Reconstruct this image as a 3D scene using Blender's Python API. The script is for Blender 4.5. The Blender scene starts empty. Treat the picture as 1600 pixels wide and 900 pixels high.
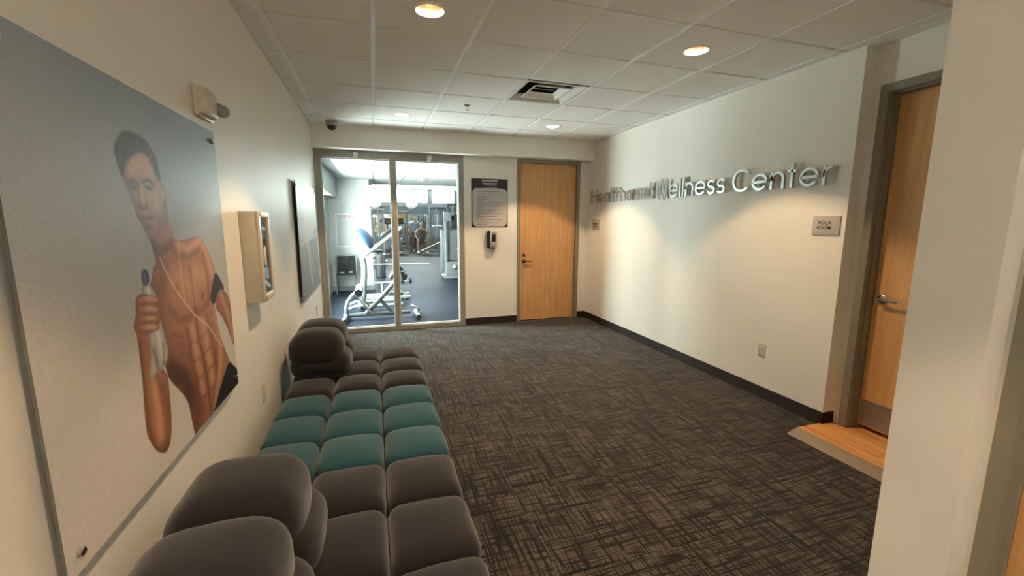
import bpy, bmesh, math, random
import numpy as np
from mathutils import Vector, Matrix, noise

scene = bpy.context.scene
COL = scene.collection
random.seed(7)

# ------------------------------------------------------------------ camera
CAM_F, CAM_YAW, CAM_PITCH, CAM_ROLL = 666.2, 0.3103, 0.1552, 0.0037
CAM_Z = 1.535
cd = bpy.data.cameras.new('camera')
cd.sensor_width = 36.0
cd.lens = CAM_F / 1600.0 * 36.0
cd.clip_start = 0.02
cd.clip_end = 300
cam = bpy.data.objects.new('camera', cd)
COL.objects.link(cam)
_f = Vector((math.sin(CAM_YAW) * math.cos(CAM_PITCH), math.cos(CAM_YAW) * math.cos(CAM_PITCH), -math.sin(CAM_PITCH)))
_r = Vector((math.cos(CAM_YAW), -math.sin(CAM_YAW), 0))
_u = _r.cross(_f)
r2 = _r * math.cos(CAM_ROLL) + _u * math.sin(CAM_ROLL)
u2 = -_r * math.sin(CAM_ROLL) + _u * math.cos(CAM_ROLL)
cam.matrix_world = Matrix(((r2.x, u2.x, -_f.x, 0), (r2.y, u2.y, -_f.y, 0), (r2.z, u2.z, -_f.z, CAM_Z), (0, 0, 0, 1)))
scene.camera = cam

# ------------------------------------------------------------------ light, sky, exposure
SKY_STRENGTH = 64.0
SPOT_W = 80.0
GYM_LAMP = 9.0
PENDANT_FILL = 7.6
world = bpy.data.worlds.new('overcast_sky')
scene.world = world
world.use_nodes = True
bg = world.node_tree.nodes['Background']
bg.inputs[0].default_value = (0.84, 0.97, 0.95, 1)
bg.inputs[1].default_value = SKY_STRENGTH
scene.view_settings.view_transform = 'Standard'
scene.view_settings.look = 'None'
scene.view_settings.exposure = 0.90
scene.view_settings.gamma = 1.0
scene.view_settings.use_curve_mapping = False
scene.cycles.max_bounces = 10
scene.cycles.diffuse_bounces = 6
scene.cycles.glossy_bounces = 5
scene.cycles.transparent_max_bounces = 16
scene.cycles.sample_clamp_indirect = 6.0
scene.cycles.caustics_reflective = False
scene.cycles.caustics_refractive = False

WARM = (1.0, 0.68, 0.41)

# daylight portal at the gym side window (guides sky sampling)
def portal(loc, size, rot):
    ld = bpy.data.lights.new('daylight_portal', 'AREA')
    ld.shape = 'RECTANGLE'
    ld.size, ld.size_y = size
    ld.cycles.is_portal = True
    o = bpy.data.objects.new('daylight_portal', ld)
    o.location = loc
    o.rotation_euler = rot
    COL.objects.link(o)
portal((-0.99, 7.70, 1.235), (1.50, 2.22), (0, -math.pi / 2, 0))
portal((1.9, 23.12, 2.79), (12.0, 0.66), (-math.pi / 2, 0, 0))

# ------------------------------------------------------------------ dimensions
XL, XR = -0.70, 3.20          # left and right lobby walls
YF = 6.13                     # far wall
YS = 5.94                     # face of the soffit in front of it
ZC = 2.709                    # ceiling
ZS = 2.44                     # underside of soffit
YB = -3.6                     # wall behind the viewpoint
XP, YP = 1.85, 1.018          # near right wall and its far corner
XA = 3.31                     # recessed wall of the door alcove
YA = 2.20

# ------------------------------------------------------------------ materials
def srgb(r, g, b):
    def c(x):
        x /= 255.0
        return x / 12.92 if x <= 0.04045 else ((x + 0.055) / 1.055) ** 2.4
    return (c(r), c(g), c(b))

MATS = {}
def mat(name, col=(.8, .8, .8), rough=.5, metal=0.0, spec=.5, bump=None, vary=None, emit=None, coat=0.0, sheen=0.0):
    """bump=(scale, strength) fine relief; vary=(scale, amount) colour mottling"""
    m = bpy.data.materials.new(name)
    m.use_nodes = True
    nt = m.node_tree
    b = nt.nodes['Principled BSDF']
    b.inputs['Base Color'].default_value = (*col, 1)
    b.inputs['Roughness'].default_value = rough
    b.inputs['Metallic'].default_value = metal
    b.inputs['Specular IOR Level'].default_value = spec
    b.inputs['Coat Weight'].default_value = coat
    b.inputs['Sheen Weight'].default_value = sheen
    tc = nt.nodes.new('ShaderNodeTexCoord')
    if vary:
        n = nt.nodes.new('ShaderNodeTexNoise')
        n.inputs['Scale'].default_value = vary[0]
        n.inputs['Detail'].default_value = 4
        nt.links.new(tc.outputs['Object'], n.inputs['Vector'])
        r = nt.nodes.new('ShaderNodeValToRGB')
        a = vary[1]
        r.color_ramp.elements[0].position = .3
        r.color_ramp.elements[1].position = .7
        r.color_ramp.elements[0].color = (*[max(0, c * (1 - a)) for c in col], 1)
        r.color_ramp.elements[1].color = (*[min(1, c * (1 + a)) for c in col], 1)
        nt.links.new(n.outputs['Fac'], r.inputs['Fac'])
        nt.links.new(r.outputs['Color'], b.inputs['Base Color'])
    if bump:
        n2 = nt.nodes.new('ShaderNodeTexNoise')
        n2.inputs['Scale'].default_value = bump[0]
        n2.inputs['Detail'].default_value = 3
        nt.links.new(tc.outputs['Object'], n2.inputs['Vector'])
        bp = nt.nodes.new('ShaderNodeBump')
        bp.inputs['Strength'].default_value = bump[1]
        bp.inputs['Distance'].default_value = .002
        nt.links.new(n2.outputs['Fac'], bp.inputs['Height'])
        nt.links.new(bp.outputs['Normal'], b.inputs['Normal'])
    if emit:
        b.inputs['Emission Color'].default_value = (*emit[0], 1)
        b.inputs['Emission Strength'].default_value = emit[1]
    MATS[name] = m
    return m

def wood_mat(name, c1, c2, axis='Z', scale=1.0, rough=.38, planks=False):
    m = bpy.data.materials.new(name)
    m.use_nodes = True
    nt = m.node_tree
    b = nt.nodes['Principled BSDF']
    b.inputs['Roughness'].default_value = rough
    tc = nt.nodes.new('ShaderNodeTexCoord')
    mp = nt.nodes.new('ShaderNodeMapping')
    s = [14 * scale] * 3
    s['XYZ'.index(axis)] = 0.9 * scale
    mp.inputs['Scale'].default_value = s
    nt.links.new(tc.outputs['Object'], mp.inputs['Vector'])
    vec = mp.outputs['Vector']
    if planks:
        oi = nt.nodes.new('ShaderNodeObjectInfo')
        mul = nt.nodes.new('ShaderNodeMath')
        mul.operation = 'MULTIPLY'
        mul.inputs[1].default_value = 40
        nt.links.new(oi.outputs['Random'], mul.inputs[0])
        ad = nt.nodes.new('ShaderNodeVectorMath')
        ad.operation = 'ADD'
        nt.links.new(mp.outputs['Vector'], ad.inputs[0])
        nt.links.new(mul.outputs[0], ad.inputs[1])
        vec = ad.outputs[0]
    n = nt.nodes.new('ShaderNodeTexNoise')
    n.inputs['Scale'].default_value = 1.6
    n.inputs['Detail'].default_value = 6
    n.inputs['Distortion'].default_value = .35
    nt.links.new(vec, n.inputs['Vector'])
    r = nt.nodes.new('ShaderNodeValToRGB')
    r.color_ramp.elements[0].position = .3
    r.color_ramp.elements[1].position = .72
    r.color_ramp.elements[0].color = (*c1, 1)
    r.color_ramp.elements[1].color = (*c2, 1)
    nt.links.new(n.outputs['Fac'], r.inputs['Fac'])
    nt.links.new(r.outputs['Color'], b.inputs['Base Color'])
    MATS[name] = m
    return m

def carpet_mat(name):
    m = bpy.data.materials.new(name)
    m.use_nodes = True
    nt = m.node_tree
    N, Lk = nt.nodes, nt.links
    b = N['Principled BSDF']
    b.inputs['Roughness'].default_value = .95
    b.inputs['Specular IOR Level'].default_value = .12
    b.inputs['Sheen Weight'].default_value = .15
    tc = N.new('ShaderNodeTexCoord')
    oi = N.new('ShaderNodeObjectInfo')
    mul = N.new('ShaderNodeMath'); mul.operation = 'MULTIPLY'; mul.inputs[1].default_value = 53.0
    Lk.new(oi.outputs['Random'], mul.inputs[0])
    ad = N.new('ShaderNodeVectorMath'); ad.operation = 'ADD'
    Lk.new(tc.outputs['Object'], ad.inputs[0]); Lk.new(mul.outputs[0], ad.inputs[1])
    def lines(sx, sy, lo, hi, seed):
        mp = N.new('ShaderNodeMapping')
        mp.inputs['Scale'].default_value = (sx, sy, 1)
        mp.inputs['Location'].default_value = (seed, seed * 1.7, 0)
        Lk.new(ad.outputs[0], mp.inputs['Vector'])
        n = N.new('ShaderNodeTexNoise')
        n.inputs['Scale'].default_value = 1.0
        n.inputs['Detail'].default_value = 2.5
        n.inputs['Distortion'].default_value = .25
        Lk.new(mp.outputs[0], n.inputs['Vector'])
        r = N.new('ShaderNodeMapRange')
        r.inputs['From Min'].default_value = lo
        r.inputs['From Max'].default_value = hi
        Lk.new(n.outputs['Fac'], r.inputs['Value'])
        return r.outputs[0]
    def mult(p, q):
        k = N.new('ShaderNodeMath'); k.operation = 'MULTIPLY'
        Lk.new(p, k.inputs[0]); Lk.new(q, k.inputs[1])
        return k.outputs[0]
    a = lines(105, 5.0, .40, .51, 1.3)
    c = lines(5.0, 115, .40, .51, 9.1)
    e = mult(lines(42, 2.4, .34, .44, 4.7), lines(2.6, 46, .34, .44, 6.2))
    fac = mult(mult(a, c), e)
    big = N.new('ShaderNodeTexNoise')
    big.inputs['Scale'].default_value = 5.0
    big.inputs['Detail'].default_value = 2
    Lk.new(ad.outputs[0], big.inputs['Vector'])
    hue = N.new('ShaderNodeValToRGB')
    hue.color_ramp.elements[0].position = .35
    hue.color_ramp.elements[1].position = .65
    hue.color_ramp.elements[0].color = (.068, .056, .042, 1)
    hue.color_ramp.elements[1].color = (.096, .082, .064, 1)
    Lk.new(big.outputs['Fac'], hue.inputs['Fac'])
    mx = N.new('ShaderNodeMix'); mx.data_type = 'RGBA'
    mx.inputs['A'].default_value = (.009, .0065, .0045, 1)
    Lk.new(hue.outputs['Color'], mx.inputs['B'])
    Lk.new(fac, mx.inputs['Factor'])
    Lk.new(mx.outputs['Result'], b.inputs['Base Color'])
    fine = N.new('ShaderNodeTexNoise')
    fine.inputs['Scale'].default_value = 260
    Lk.new(tc.outputs['Object'], fine.inputs['Vector'])
    bp = N.new('ShaderNodeBump'); bp.inputs['Strength'].default_value = .5; bp.inputs['Distance'].default_value = .003
    Lk.new(fine.outputs['Fac'], bp.inputs['Height'])
    Lk.new(bp.outputs['Normal'], b.inputs['Normal'])
    MATS[name] = m
    return m

def glass_mat(name, tint=(.975, .985, .98), rough=0.0, ior=1.45):
    m = bpy.data.materials.new(name)
    m.use_nodes = True
    nt = m.node_tree
    nt.nodes.remove(nt.nodes['Principled BSDF'])
    out = nt.nodes['Material Output']
    t = nt.nodes.new('ShaderNodeBsdfTransparent'); t.inputs[0].default_value = (*tint, 1)
    g = nt.nodes.new('ShaderNodeBsdfGlossy'); g.inputs['Roughness'].default_value = rough
    fr = nt.nodes.new('ShaderNodeFresnel')
    ge = nt.nodes.new('ShaderNodeNewGeometry')
    mr_ = nt.nodes.new('ShaderNodeMapRange')          # same index on entry and exit of the thin pane
    mr_.inputs['To Min'].default_value = ior
    mr_.inputs['To Max'].default_value = 1.0 / ior
    nt.links.new(ge.outputs['Backfacing'], mr_.inputs['Value'])
    nt.links.new(mr_.outputs[0], fr.inputs[0])
    mx = nt.nodes.new('ShaderNodeMixShader')
    nt.links.new(fr.outputs[0], mx.inputs[0]); nt.links.new(t.outputs[0], mx.inputs[1]); nt.links.new(g.outputs[0], mx.inputs[2])
    nt.links.new(mx.outputs[0], out.inputs[0])
    MATS[name] = m
    return m

def print_mat(name):
    m = bpy.data.materials.new(name)
    m.use_nodes = True
    nt = m.node_tree
    b = nt.nodes['Principled BSDF']
    a = nt.nodes.new('ShaderNodeAttribute'); a.attribute_name = 'ink'
    n = nt.nodes.new('ShaderNodeTexNoise'); n.inputs['Scale'].default_value = 400
    mx = nt.nodes.new('ShaderNodeMix'); mx.data_type = 'RGBA'; mx.blend_type = 'MULTIPLY'
    mx.inputs['Factor'].default_value = .12
    nt.links.new(a.outputs['Color'], mx.inputs['A']); nt.links.new(n.outputs['Color'], mx.inputs['B'])
    nt.links.new(mx.outputs['Result'], b.inputs['Base Color'])
    b.inputs['Roughness'].default_value = .46
    b.inputs['Specular IOR Level'].default_value = .45
    MATS[name] = m
    return m

mat('wall_paint', (.83, .805, .73), .48, bump=(160, .10), spec=.35, vary=(1.5, .02))
mat('ceiling_tile', (.84, .82, .78), .95, bump=(220, .5), spec=.1, vary=(170, .12))
mat('grid_white', (.88, .88, .87), .22, spec=.8, vary=(6, .01))
mat('baseboard_rubber', (.020, .012, .010), .6, spec=.25, bump=(90, .1))
mat('frame_paint', (.245, .225, .175), .45, bump=(120, .08), vary=(3, .05))
mat('alu_frame', (.30, .285, .245), .42, vary=(4, .06))
mat('gasket', (.60, .63, .62), .4)
wood_mat('door_veneer', srgb(196, 144, 88), srgb(216, 168, 110), 'Z', 1.3, .36)
wood_mat('floor_wood', srgb(206, 138, 76), srgb(236, 176, 108), 'Y', 1.0, .3, planks=True)
carpet_mat('carpet')
mat('slab', (.25, .24, .22), .9, vary=(5, .1))
mat('reducer', (.28, .235, .18), .5, vary=(30, .1))
mat('fabric_charcoal', (.0175, .0150, .0152), .9, spec=.15, bump=(700, .35), vary=(500, .25), sheen=.25)
mat('fabric_teal', (.022, .078, .094), .9, spec=.15, bump=(700, .35), vary=(500, .22), sheen=.2)
mat('foot_black', (.02, .02, .02), .5, vary=(20, .2))
mat('brushed_alu', (.72, .73, .72), .25, metal=.95, vary=(60, .03))
mat('chrome', (.62, .61, .58), .22, metal=1.0, vary=(40, .05))
mat('steel_kick', (.34, .30, .25), .42, metal=.85, vary=(30, .08))
mat('bronze_hw', (.16, .12, .08), .35, metal=.8, vary=(40, .1))
mat('plastic_ivory', (.58, .52, .41), .42, vary=(20, .04))
mat('plastic_white', (.74, .73, .70), .38, vary=(10, .03))
mat('plastic_black', (.016, .016, .017), .32, vary=(20, .2))
mat('plastic_grey', (.30, .30, .30), .4, vary=(15, .05))
mat('dark_slot', (.01, .01, .01), .8, vary=(9, .1))
mat('sign_face', (.46, .42, .38), .4, vary=(12, .03))
mat('sign_ink', (.05, .045, .04), .6, vary=(30, .1))
mat('notice_black', (.022, .022, .022), .35, vary=(12, .1))
mat('notice_paper', (.52, .49, .47), .5, vary=(8, .03))
mat('notice_ink', (.22, .20, .19), .6, vary=(90, .3))
mat('notice_white_ink', (.42, .42, .42), .6, vary=(90, .25))
mat('acrylic_edge', (.13, .13, .11), .35, vary=(9, .03))
mat('duct_black', (.006, .006, .006), .9, vary=(9, .2))
mat('reflector', (.60, .43, .29), .32, metal=.6, vary=(30, .05))
mat('trim_white', (.80, .79, .76), .4, vary=(12, .02))
mat('bulb', (1, .9, .8), .4, emit=((1.0, .62, .34), 7.0), vary=(20, .02))
mat('lens_clear', (.62, .63, .62), .12, spec=.8, vary=(20, .05))
print_mat('print_ink')
glass_mat('pane_glass')
glass_mat('cabinet_glass', (.85, .87, .9), .03, 1.6)
# gym
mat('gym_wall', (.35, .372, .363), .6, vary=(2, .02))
mat('gym_slate', (.16, .20, .24), .6, vary=(4, .06))
mat('gym_sill', (.34, .38, .41), .5, vary=(3, .03))
mat('gym_rubber', (.020, .025, .038), .6, spec=.05, bump=(80, .12), vary=(30, .25))
mat('gym_mirror', (.55, .60, .61), .03, metal=1.0, vary=(1, .01))
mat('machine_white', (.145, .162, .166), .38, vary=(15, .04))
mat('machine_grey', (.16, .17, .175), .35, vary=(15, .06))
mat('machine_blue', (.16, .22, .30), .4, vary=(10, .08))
mat('pad_black', (.018, .018, .02), .5, bump=(200, .2), vary=(60, .2))
mat('pad_blue', (.03, .085, .17), .35, vary=(8, .1))
mat('chair_vinyl', (.016, .019, .021), .85, spec=.08, vary=(10, .06))
mat('steel_can', (.62, .62, .60), .22, metal=1.0, vary=(40, .05))
mat('red_sign', (.42, .03, .02), .5, vary=(30, .1))
mat('fill_glow', (1, .95, .88), .5, emit=((1.0, .92, .83), PENDANT_FILL), vary=(20, .01))  # glow of the unseen globes added for fill
mat('lamp_panel', (1, 1, 1), .5, emit=((1.0, .86, .66), GYM_LAMP), vary=(20, .01))
mat('skin', (.36, .22, .155), .55, vary=(30, .06))
mat('tank_top', (.045, .045, .06), .85, vary=(40, .15))
mat('shorts_black', (.012, .012, .014), .85, vary=(40, .2))
mat('shoe_white', (.70, .70, .70), .6, vary=(40, .05))
mat('hair_grey', (.22, .19, .17), .8, vary=(60, .2))
mat('hair_brown', (.07, .045, .03), .8, vary=(60, .2))
mat('shirt_blue', (.25, .36, .47), .85, vary=(40, .08))
mat('trousers', (.06, .065, .08), .85, vary=(40, .12))
mat('board_yellow', (.60, .38, .12), .6, vary=(30, .1))
mat('building_pale', (.62, .72, .74), .7, vary=(2, .05))
mat('building_glass', (.10, .30, .32), .3, vary=(2, .1))
mat('asphalt', (.30, .30, .30), .9, vary=(1, .1))

# ------------------------------------------------------------------ mesh helpers
W = {}   # world position of each object's local origin

class MB:
    def __init__(self):
        self.v = []
        self.f = []
    def add(self, vs, fs):
        o = len(self.v)
        self.v += [tuple(p) for p in vs]
        self.f += [tuple(i + o for i in f) for f in fs]
        return self
    def box(self, x0, x1, y0, y1, z0, z1):
        vs = [(x, y, z) for z in (z0, z1) for y in (y0, y1) for x in (x0, x1)]
        fs = [(0, 2, 3, 1), (4, 5, 7, 6), (0, 1, 5, 4), (2, 6, 7, 3), (0, 4, 6, 2), (1, 3, 7, 5)]
        return self.add(vs, fs)
    def rbox(self, c, s, r=.01, seg=2, rot=None):
        bm = bmesh.new()
        bmesh.ops.create_cube(bm, size=1)
        for v in bm.verts:
            v.co = Vector((v.co.x * s[0], v.co.y * s[1], v.co.z * s[2]))
        bmesh.ops.bevel(bm, geom=bm.edges[:], offset=min(r, min(s) * .49), segments=seg, affect='EDGES', profile=.5)
        M = rot if rot is not None else Matrix.Identity(3)
        vs = [M @ v.co + Vector(c) for v in bm.verts]
        bm.verts.index_update()
        fs = [[v.index for v in f.verts] for f in bm.faces]
        bm.free()
        return self.add(vs, fs)
    def tube(self, pts, r, n=10, radii=None, caps=True):
        P = [Vector(p) for p in pts]
        k = len(P)
        if radii is None:
            radii = [r] * k
        T = []
        for i in range(k):
            a = P[min(i + 1, k - 1)] - P[max(i - 1, 0)]
            T.append(a.normalized())
        up = Vector((0, 0, 1)) if abs(T[0].z) < .9 else Vector((1, 0, 0))
        nrm = T[0].cross(up).normalized()
        vs, fs = [], []
        for i in range(k):
            if i:
                ax = T[i - 1].cross(T[i])
                if ax.length > 1e-6:
                    ang = T[i - 1].angle(T[i])
                    nrm = Matrix.Rotation(ang, 3, ax.normalized()) @ nrm
            bi = T[i].cross(nrm)
            for j in range(n):
                a = 2 * math.pi * j / n
                vs.append(P[i] + (nrm * math.cos(a) + bi * math.sin(a)) * radii[i])
        for i in range(k - 1):
            for j in range(n):
                a, b = i * n + j, i * n + (j + 1) % n
                fs.append((a, a + n, b + n, b))
        if caps:
            fs.append(tuple(range(n)))
            fs.append(tuple(reversed(range((k - 1) * n, k * n))))
        return self.add(vs, fs)
    def lathe(self, prof, c=(0, 0, 0), n=24, rot=None):
        """prof: (radius, height) list, revolved about local z"""
        M = rot if rot is not None else Matrix.Identity(3)
        C = Vector(c)
        vs, fs = [], []
        for r, h in prof:
            for j in range(n):
                a = 2 * math.pi * j / n
                vs.append(M @ Vector((r * math.cos(a), r * math.sin(a), h)) + C)
        for i in range(len(prof) - 1):
            for j in range(n):
                a, b = i * n + j, i * n + (j + 1) % n
                fs.append((a, b, b + n, a + n))
        return self.add(vs, fs)
    def ell(self, c, r, n=16, m=10, rot=None):
        prof = []
        M = rot if rot is not None else Matrix.Identity(3)
        C = Vector(c)
        vs, fs = [], []
        for i in range(m + 1):
            t = math.pi * i / m
            for j in range(n):
                a = 2 * math.pi * j / n
                vs.append(M @ Vector((r[0] * math.sin(t) * math.cos(a), r[1] * math.sin(t) * math.sin(a), -r[2] * math.cos(t))) + C)
        for i in range(m):
            for j in range(n):
                a, b = i * n + j, i * n + (j + 1) % n
                fs.append((a, b, b + n, a + n))
        return self.add(vs, fs)
    def prism(self, poly, d0, d1, fn):
        """poly: 2d outline; fn(a, b, d) -> world point"""
        n = len(poly)
        vs = [fn(a, b, d0) for a, b in poly] + [fn(a, b, d1) for a, b in poly]
        fs = [tuple(range(n - 1, -1, -1)), tuple(range(n, 2 * n))]
        fs += [(i, (i + 1) % n, (i + 1) % n + n, i + n) for i in range(n)]
        return self.add(vs, fs)
    def mesh(self, name, origin=(0, 0, 0), angle=35):
        me = bpy.data.meshes.new(name)
        O = Vector(origin)
        me.from_pydata([Vector(p) - O for p in self.v], [], self.f)
        bm = bmesh.new(); bm.from_mesh(me)
        bmesh.ops.recalc_face_normals(bm, faces=bm.faces)
        bm.to_mesh(me); bm.free()
        if angle:
            me.polygons.foreach_set('use_smooth', [True] * len(me.polygons))
            me.set_sharp_from_angle(angle=math.radians(angle))
        return me
    def build(self, name, material, parent=None, origin=(0, 0, 0), angle=35):
        O = W[parent.name] if parent else Vector(origin)
        me = self.mesh(name, O, angle)
        me.materials.append(MATS[material])
        o = bpy.data.objects.new(name, me)
        COL.objects.link(o)
        if parent:
            o.parent = parent
        else:
            o.location = O
        W[o.name] = Vector(O)
        return o

def inst(name, me, loc, parent=None, rotz=0.0):
    o = bpy.data.objects.new(name, me)
    COL.objects.link(o)
    if parent:
        o.parent = parent
        o.location = Vector(loc) - W[parent.name]
    else:
        o.location = loc
    o.rotation_euler = (0, 0, rotz)
    W[o.name] = Vector(loc)
    return o

def tag(o, label=None, cat=None, group=None, kind=None):
    if label: o['label'] = label
    if cat: o['category'] = cat
    if group: o['group'] = group
    if kind: o['kind'] = kind
    return o

def thing(name, loc, label, cat, group=None):
    o = bpy.data.objects.new(name, None)
    o.empty_display_size = .05
    COL.objects.link(o)
    o.location = loc
    W[o.name] = Vector(loc)
    return tag(o, label, cat, group)

def struct(name, mb, material, label, cat, origin=(0, 0, 0), angle=35):
    o = mb.build(name, material, None, origin, angle)
    return tag(o, label, cat, kind='structure')

def arc(cx, cy, r, a0, a1, n=14, ry=None):
    ry = r if ry is None else ry
    return [(cx + r * math.cos(math.radians(a0 + (a1 - a0) * i / n)), cy + ry * math.sin(math.radians(a0 + (a1 - a0) * i / n))) for i in range(n + 1)]

def RX(a): return Matrix.Rotation(a, 3, 'X')
def RY(a): return Matrix.Rotation(a, 3, 'Y')
def RZ(a): return Matrix.Rotation(a, 3, 'Z')

# ================================================================== THE SETTING: LOBBY
# floor slab with carpet tiles as pieces
floor = struct('floor', MB().box(XL, 3.6, YB, YF + .1, -.12, -.012), 'slab', 'dark brown patterned carpet tile floor of the lobby', 'floor')
TS = .61
tile_me = {}
def carpet_piece(x0, x1, y0, y1, k):
    w, d = round(x1 - x0, 3), round(y1 - y0, 3)
    turn = k % 2 if abs(w - d) < .002 else 0
    key = (w, d)
    if key not in tile_me:
        mb = MB()
        e, t = .0012, .003
        hw, hd = w / 2 - .0004, d / 2 - .0004
        vs = [(-hw, -hd, -.011), (hw, -hd, -.011), (hw, hd, -.011), (-hw, hd, -.011),
              (-hw, -hd, -e), (hw, -hd, -e), (hw, hd, -e), (-hw, hd, -e),
              (-hw + t, -hd + t, 0), (hw - t, -hd + t, 0), (hw - t, hd - t, 0), (-hw + t, hd - t, 0)]
        fs = [(3, 2, 1, 0), (0, 1, 5, 4), (1, 2, 6, 5), (2, 3, 7, 6), (3, 0, 4, 7), (4, 5, 9, 8), (5, 6, 10, 9), (6, 7, 11, 10), (7, 4, 8, 11), (8, 9, 10, 11)]
        mb.add(vs, fs)
        me = mb.mesh('carpet_tile', angle=0)
        me.materials.append(MATS['carpet'])
        tile_me[key] = me
    inst('carpet_tile', tile_me[key], ((x0 + x1) / 2, (y0 + y1) / 2, 0), floor, turn * math.pi / 2)

xs = [XL, -.52] + [-.52 + TS * i for i in range(1, 7)] + [3.20]
ys = [YF - .02]
while ys[-1] > -1.2:
    ys.append(ys[-1] - (TS if len(ys) > 1 else .34))
ys = ys[::-1]
for j in range(len(ys) - 1):
    for i in range(len(xs) - 1):
        if xs[i] > XP + .2 and ys[j + 1] < YP - .1:
            continue
        carpet_piece(xs[i], xs[i + 1], ys[j], ys[j + 1], i + j)

# walls
struct('wall_left', MB().box(XL - .15, XL, YB, YF + .05, 0, ZC + .25), 'wall_paint', 'long off-white painted wall hung with the posters', 'wall')
wr = MB()
wr.box(XR, XR + .6, YA, YF + .05, 0, ZC + .25)
struct('wall_right', wr, 'wall_paint', 'off-white painted wall carrying the metal lettering', 'wall')
# alcove wall round the yoga room door: door opening y 1.13..2.148, z to 2.44
wa = MB()
wa.box(XA, XA + .29, 2.147, YA, 0, ZC + .25)
wa.box(XA, XA + .29, YP - .3, 1.125, 0, ZC + .25)
wa.box(XA, XA + .29, 1.125, 2.147, 2.449, ZC + .25)
struct('wall_alcove', wa, 'wall_paint', 'recessed off-white wall around the yoga room door', 'wall')
struct('light_block_yoga', MB().box(XA + .27, XA + .35, YP - .3, YA + .1, -.1, ZC + .25), 'wall_paint', 'unseen panel added behind the yoga room door to stop daylight', 'wall')  # panel added behind the door leaf to block daylight leaks
# near right wall with its recessed doorway
wp = MB()
wp.box(XP, XA + .25, .792, YP, 0, ZC + .25)
wp.box(XP + .10, XA, -.35, .792, 2.449, ZC + .25)
wp.box(XP, XP + .10, -.45, .792, 2.5, ZC + .25)
wp.box(XP, XA, YB, -.45, 0, ZC + .25)
wp.box(XP + .10, XA, .775, .7925, 0, 2.5)
wp.box(XP + .10, XA, -.45, -.33, 0, 2.5)
wp.box(XP + .12, XA, -.45, .79, -.01, .0)
struct('wall_near_right', wp, 'wall_paint', 'near wall end standing at the right edge of the view', 'wall')
struct('wall_back', MB().box(XL - .1, XA, YB - .1, YB, 0, ZC + .25), 'wall_paint', 'off-white wall behind the viewpoint', 'wall')
# far wall: pieces round the storefront and the door
wf = MB()
wf.box(1.237, 2.040, YF, YF + .16, 0, ZS + .01)
wf.box(3.062, XR + .01, YF, YF + .16, 0, ZS + .01)
wf.box(XL, XR + .05, YF, YF + .16, ZS + .009, ZC + .25)
struct('wall_far', wf, 'wall_paint', 'off-white end wall beside the tall wooden door', 'wall')
struct('wall_soffit', MB().box(XL, XR, YS, YF, ZS, ZC + .25), 'wall_paint', 'boxed off-white soffit running above glass wall and door', 'soffit')

# baseboards
def baseboard(name, pts, label):
    """polyline of (x, y) along the wall, board on the room side given by thickness normal"""
    mb = MB()
    for (x0, y0), (x1, y1), (nx, ny) in pts:
        prof = [(0.0, 0.0), (.014, 0.0), (.009, .012), (.007, .09), (.004, .100), (0.0, .100)]
        d = Vector((x1 - x0, y1 - y0, 0))
        vs = []
        for t in (0, 1):
            for o, h in prof:
                vs.append((x0 + d.x * t + nx * o, y0 + d.y * t + ny * o, h))
        n = len(prof)
        fs = [tuple(range(n)), tuple(range(2 * n - 1, n - 1, -1))] + [(i, (i + 1) % n, (i + 1) % n + n, i + n) for i in range(n)]
        mb.add(vs, fs)
    return struct(name, mb, 'baseboard_rubber', label, 'baseboard')
baseboard('baseboard_right', [((XR, YA), (XR, YF), (-1, 0)), ((XR - .014, YA), (XA, YA), (0, -1))], 'dark brown rubber baseboard below the metal lettering wall')
baseboard('baseboard_far', [((1.238, YF), (2.04, YF), (0, -1)), ((3.062, YF), (XR, YF), (0, -1))], 'dark rubber baseboard flanking the tall wooden door')
baseboard('baseboard_left', [((XL, YB), (XL, YF), (1, 0))], 'dark rubber baseboard behind the sofas')
baseboard('baseboard_near_right', [((XP, .792), (XP, YP), (-1, 0)), ((XP - .014, YP), (XA, YP), (0, 1))], 'dark rubber baseboard of near right wall end')

# ceiling: deck, grid bars and lay-in tiles
ceil = struct('ceiling', MB().box(XL - .1, XA + .3, YB, YF, ZC + .20, ZC + .30), 'slab', 'suspended ceiling of square speckled tiles', 'ceiling')
GX = [-.5616 + .6096 * i for i in range(0, 7)]
GY = [2.9537 + .629 * j for j in range(-10, 5)]
cx = [XL] + GX + [XR]
cy = [y for y in ([YB] + [g for g in GY if g > YB] + [YS])]
XALC = [XR, XA]
bar_me = {}
for g in GX:
    mb = MB().box(g - .014, g + .014, YB, YS, ZC + .004, ZC + .010).box(g - .0015, g + .0015, YB, YS, ZC + .012, ZC + .05)
    mb.build('grid_bar', 'grid_white', ceil, angle=0)
for g in GY:
    if g < YB: continue
    xr = XR if g > 1.0 else XP
    mb = MB().box(XL, xr, g - .014, g + .014, ZC + .013, ZC + .0165).box(XL, xr, g - .0015, g + .0015, ZC + .0165, ZC + .05)
    mb.build('grid_bar', 'grid_white', ceil, angle=0)
for nm, b in (('l', (XL, XL + .02, YB, YS)), ('r', (XR - .02, XR, YA, YS)), ('f', (XL, XR, YS - .02, YS)), ('a', (XA - .02, XA, YP, YA))):
    MB().box(*b, ZC + .003, ZC + .006).build('wall_angle', 'grid_white', ceil, angle=0)

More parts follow.
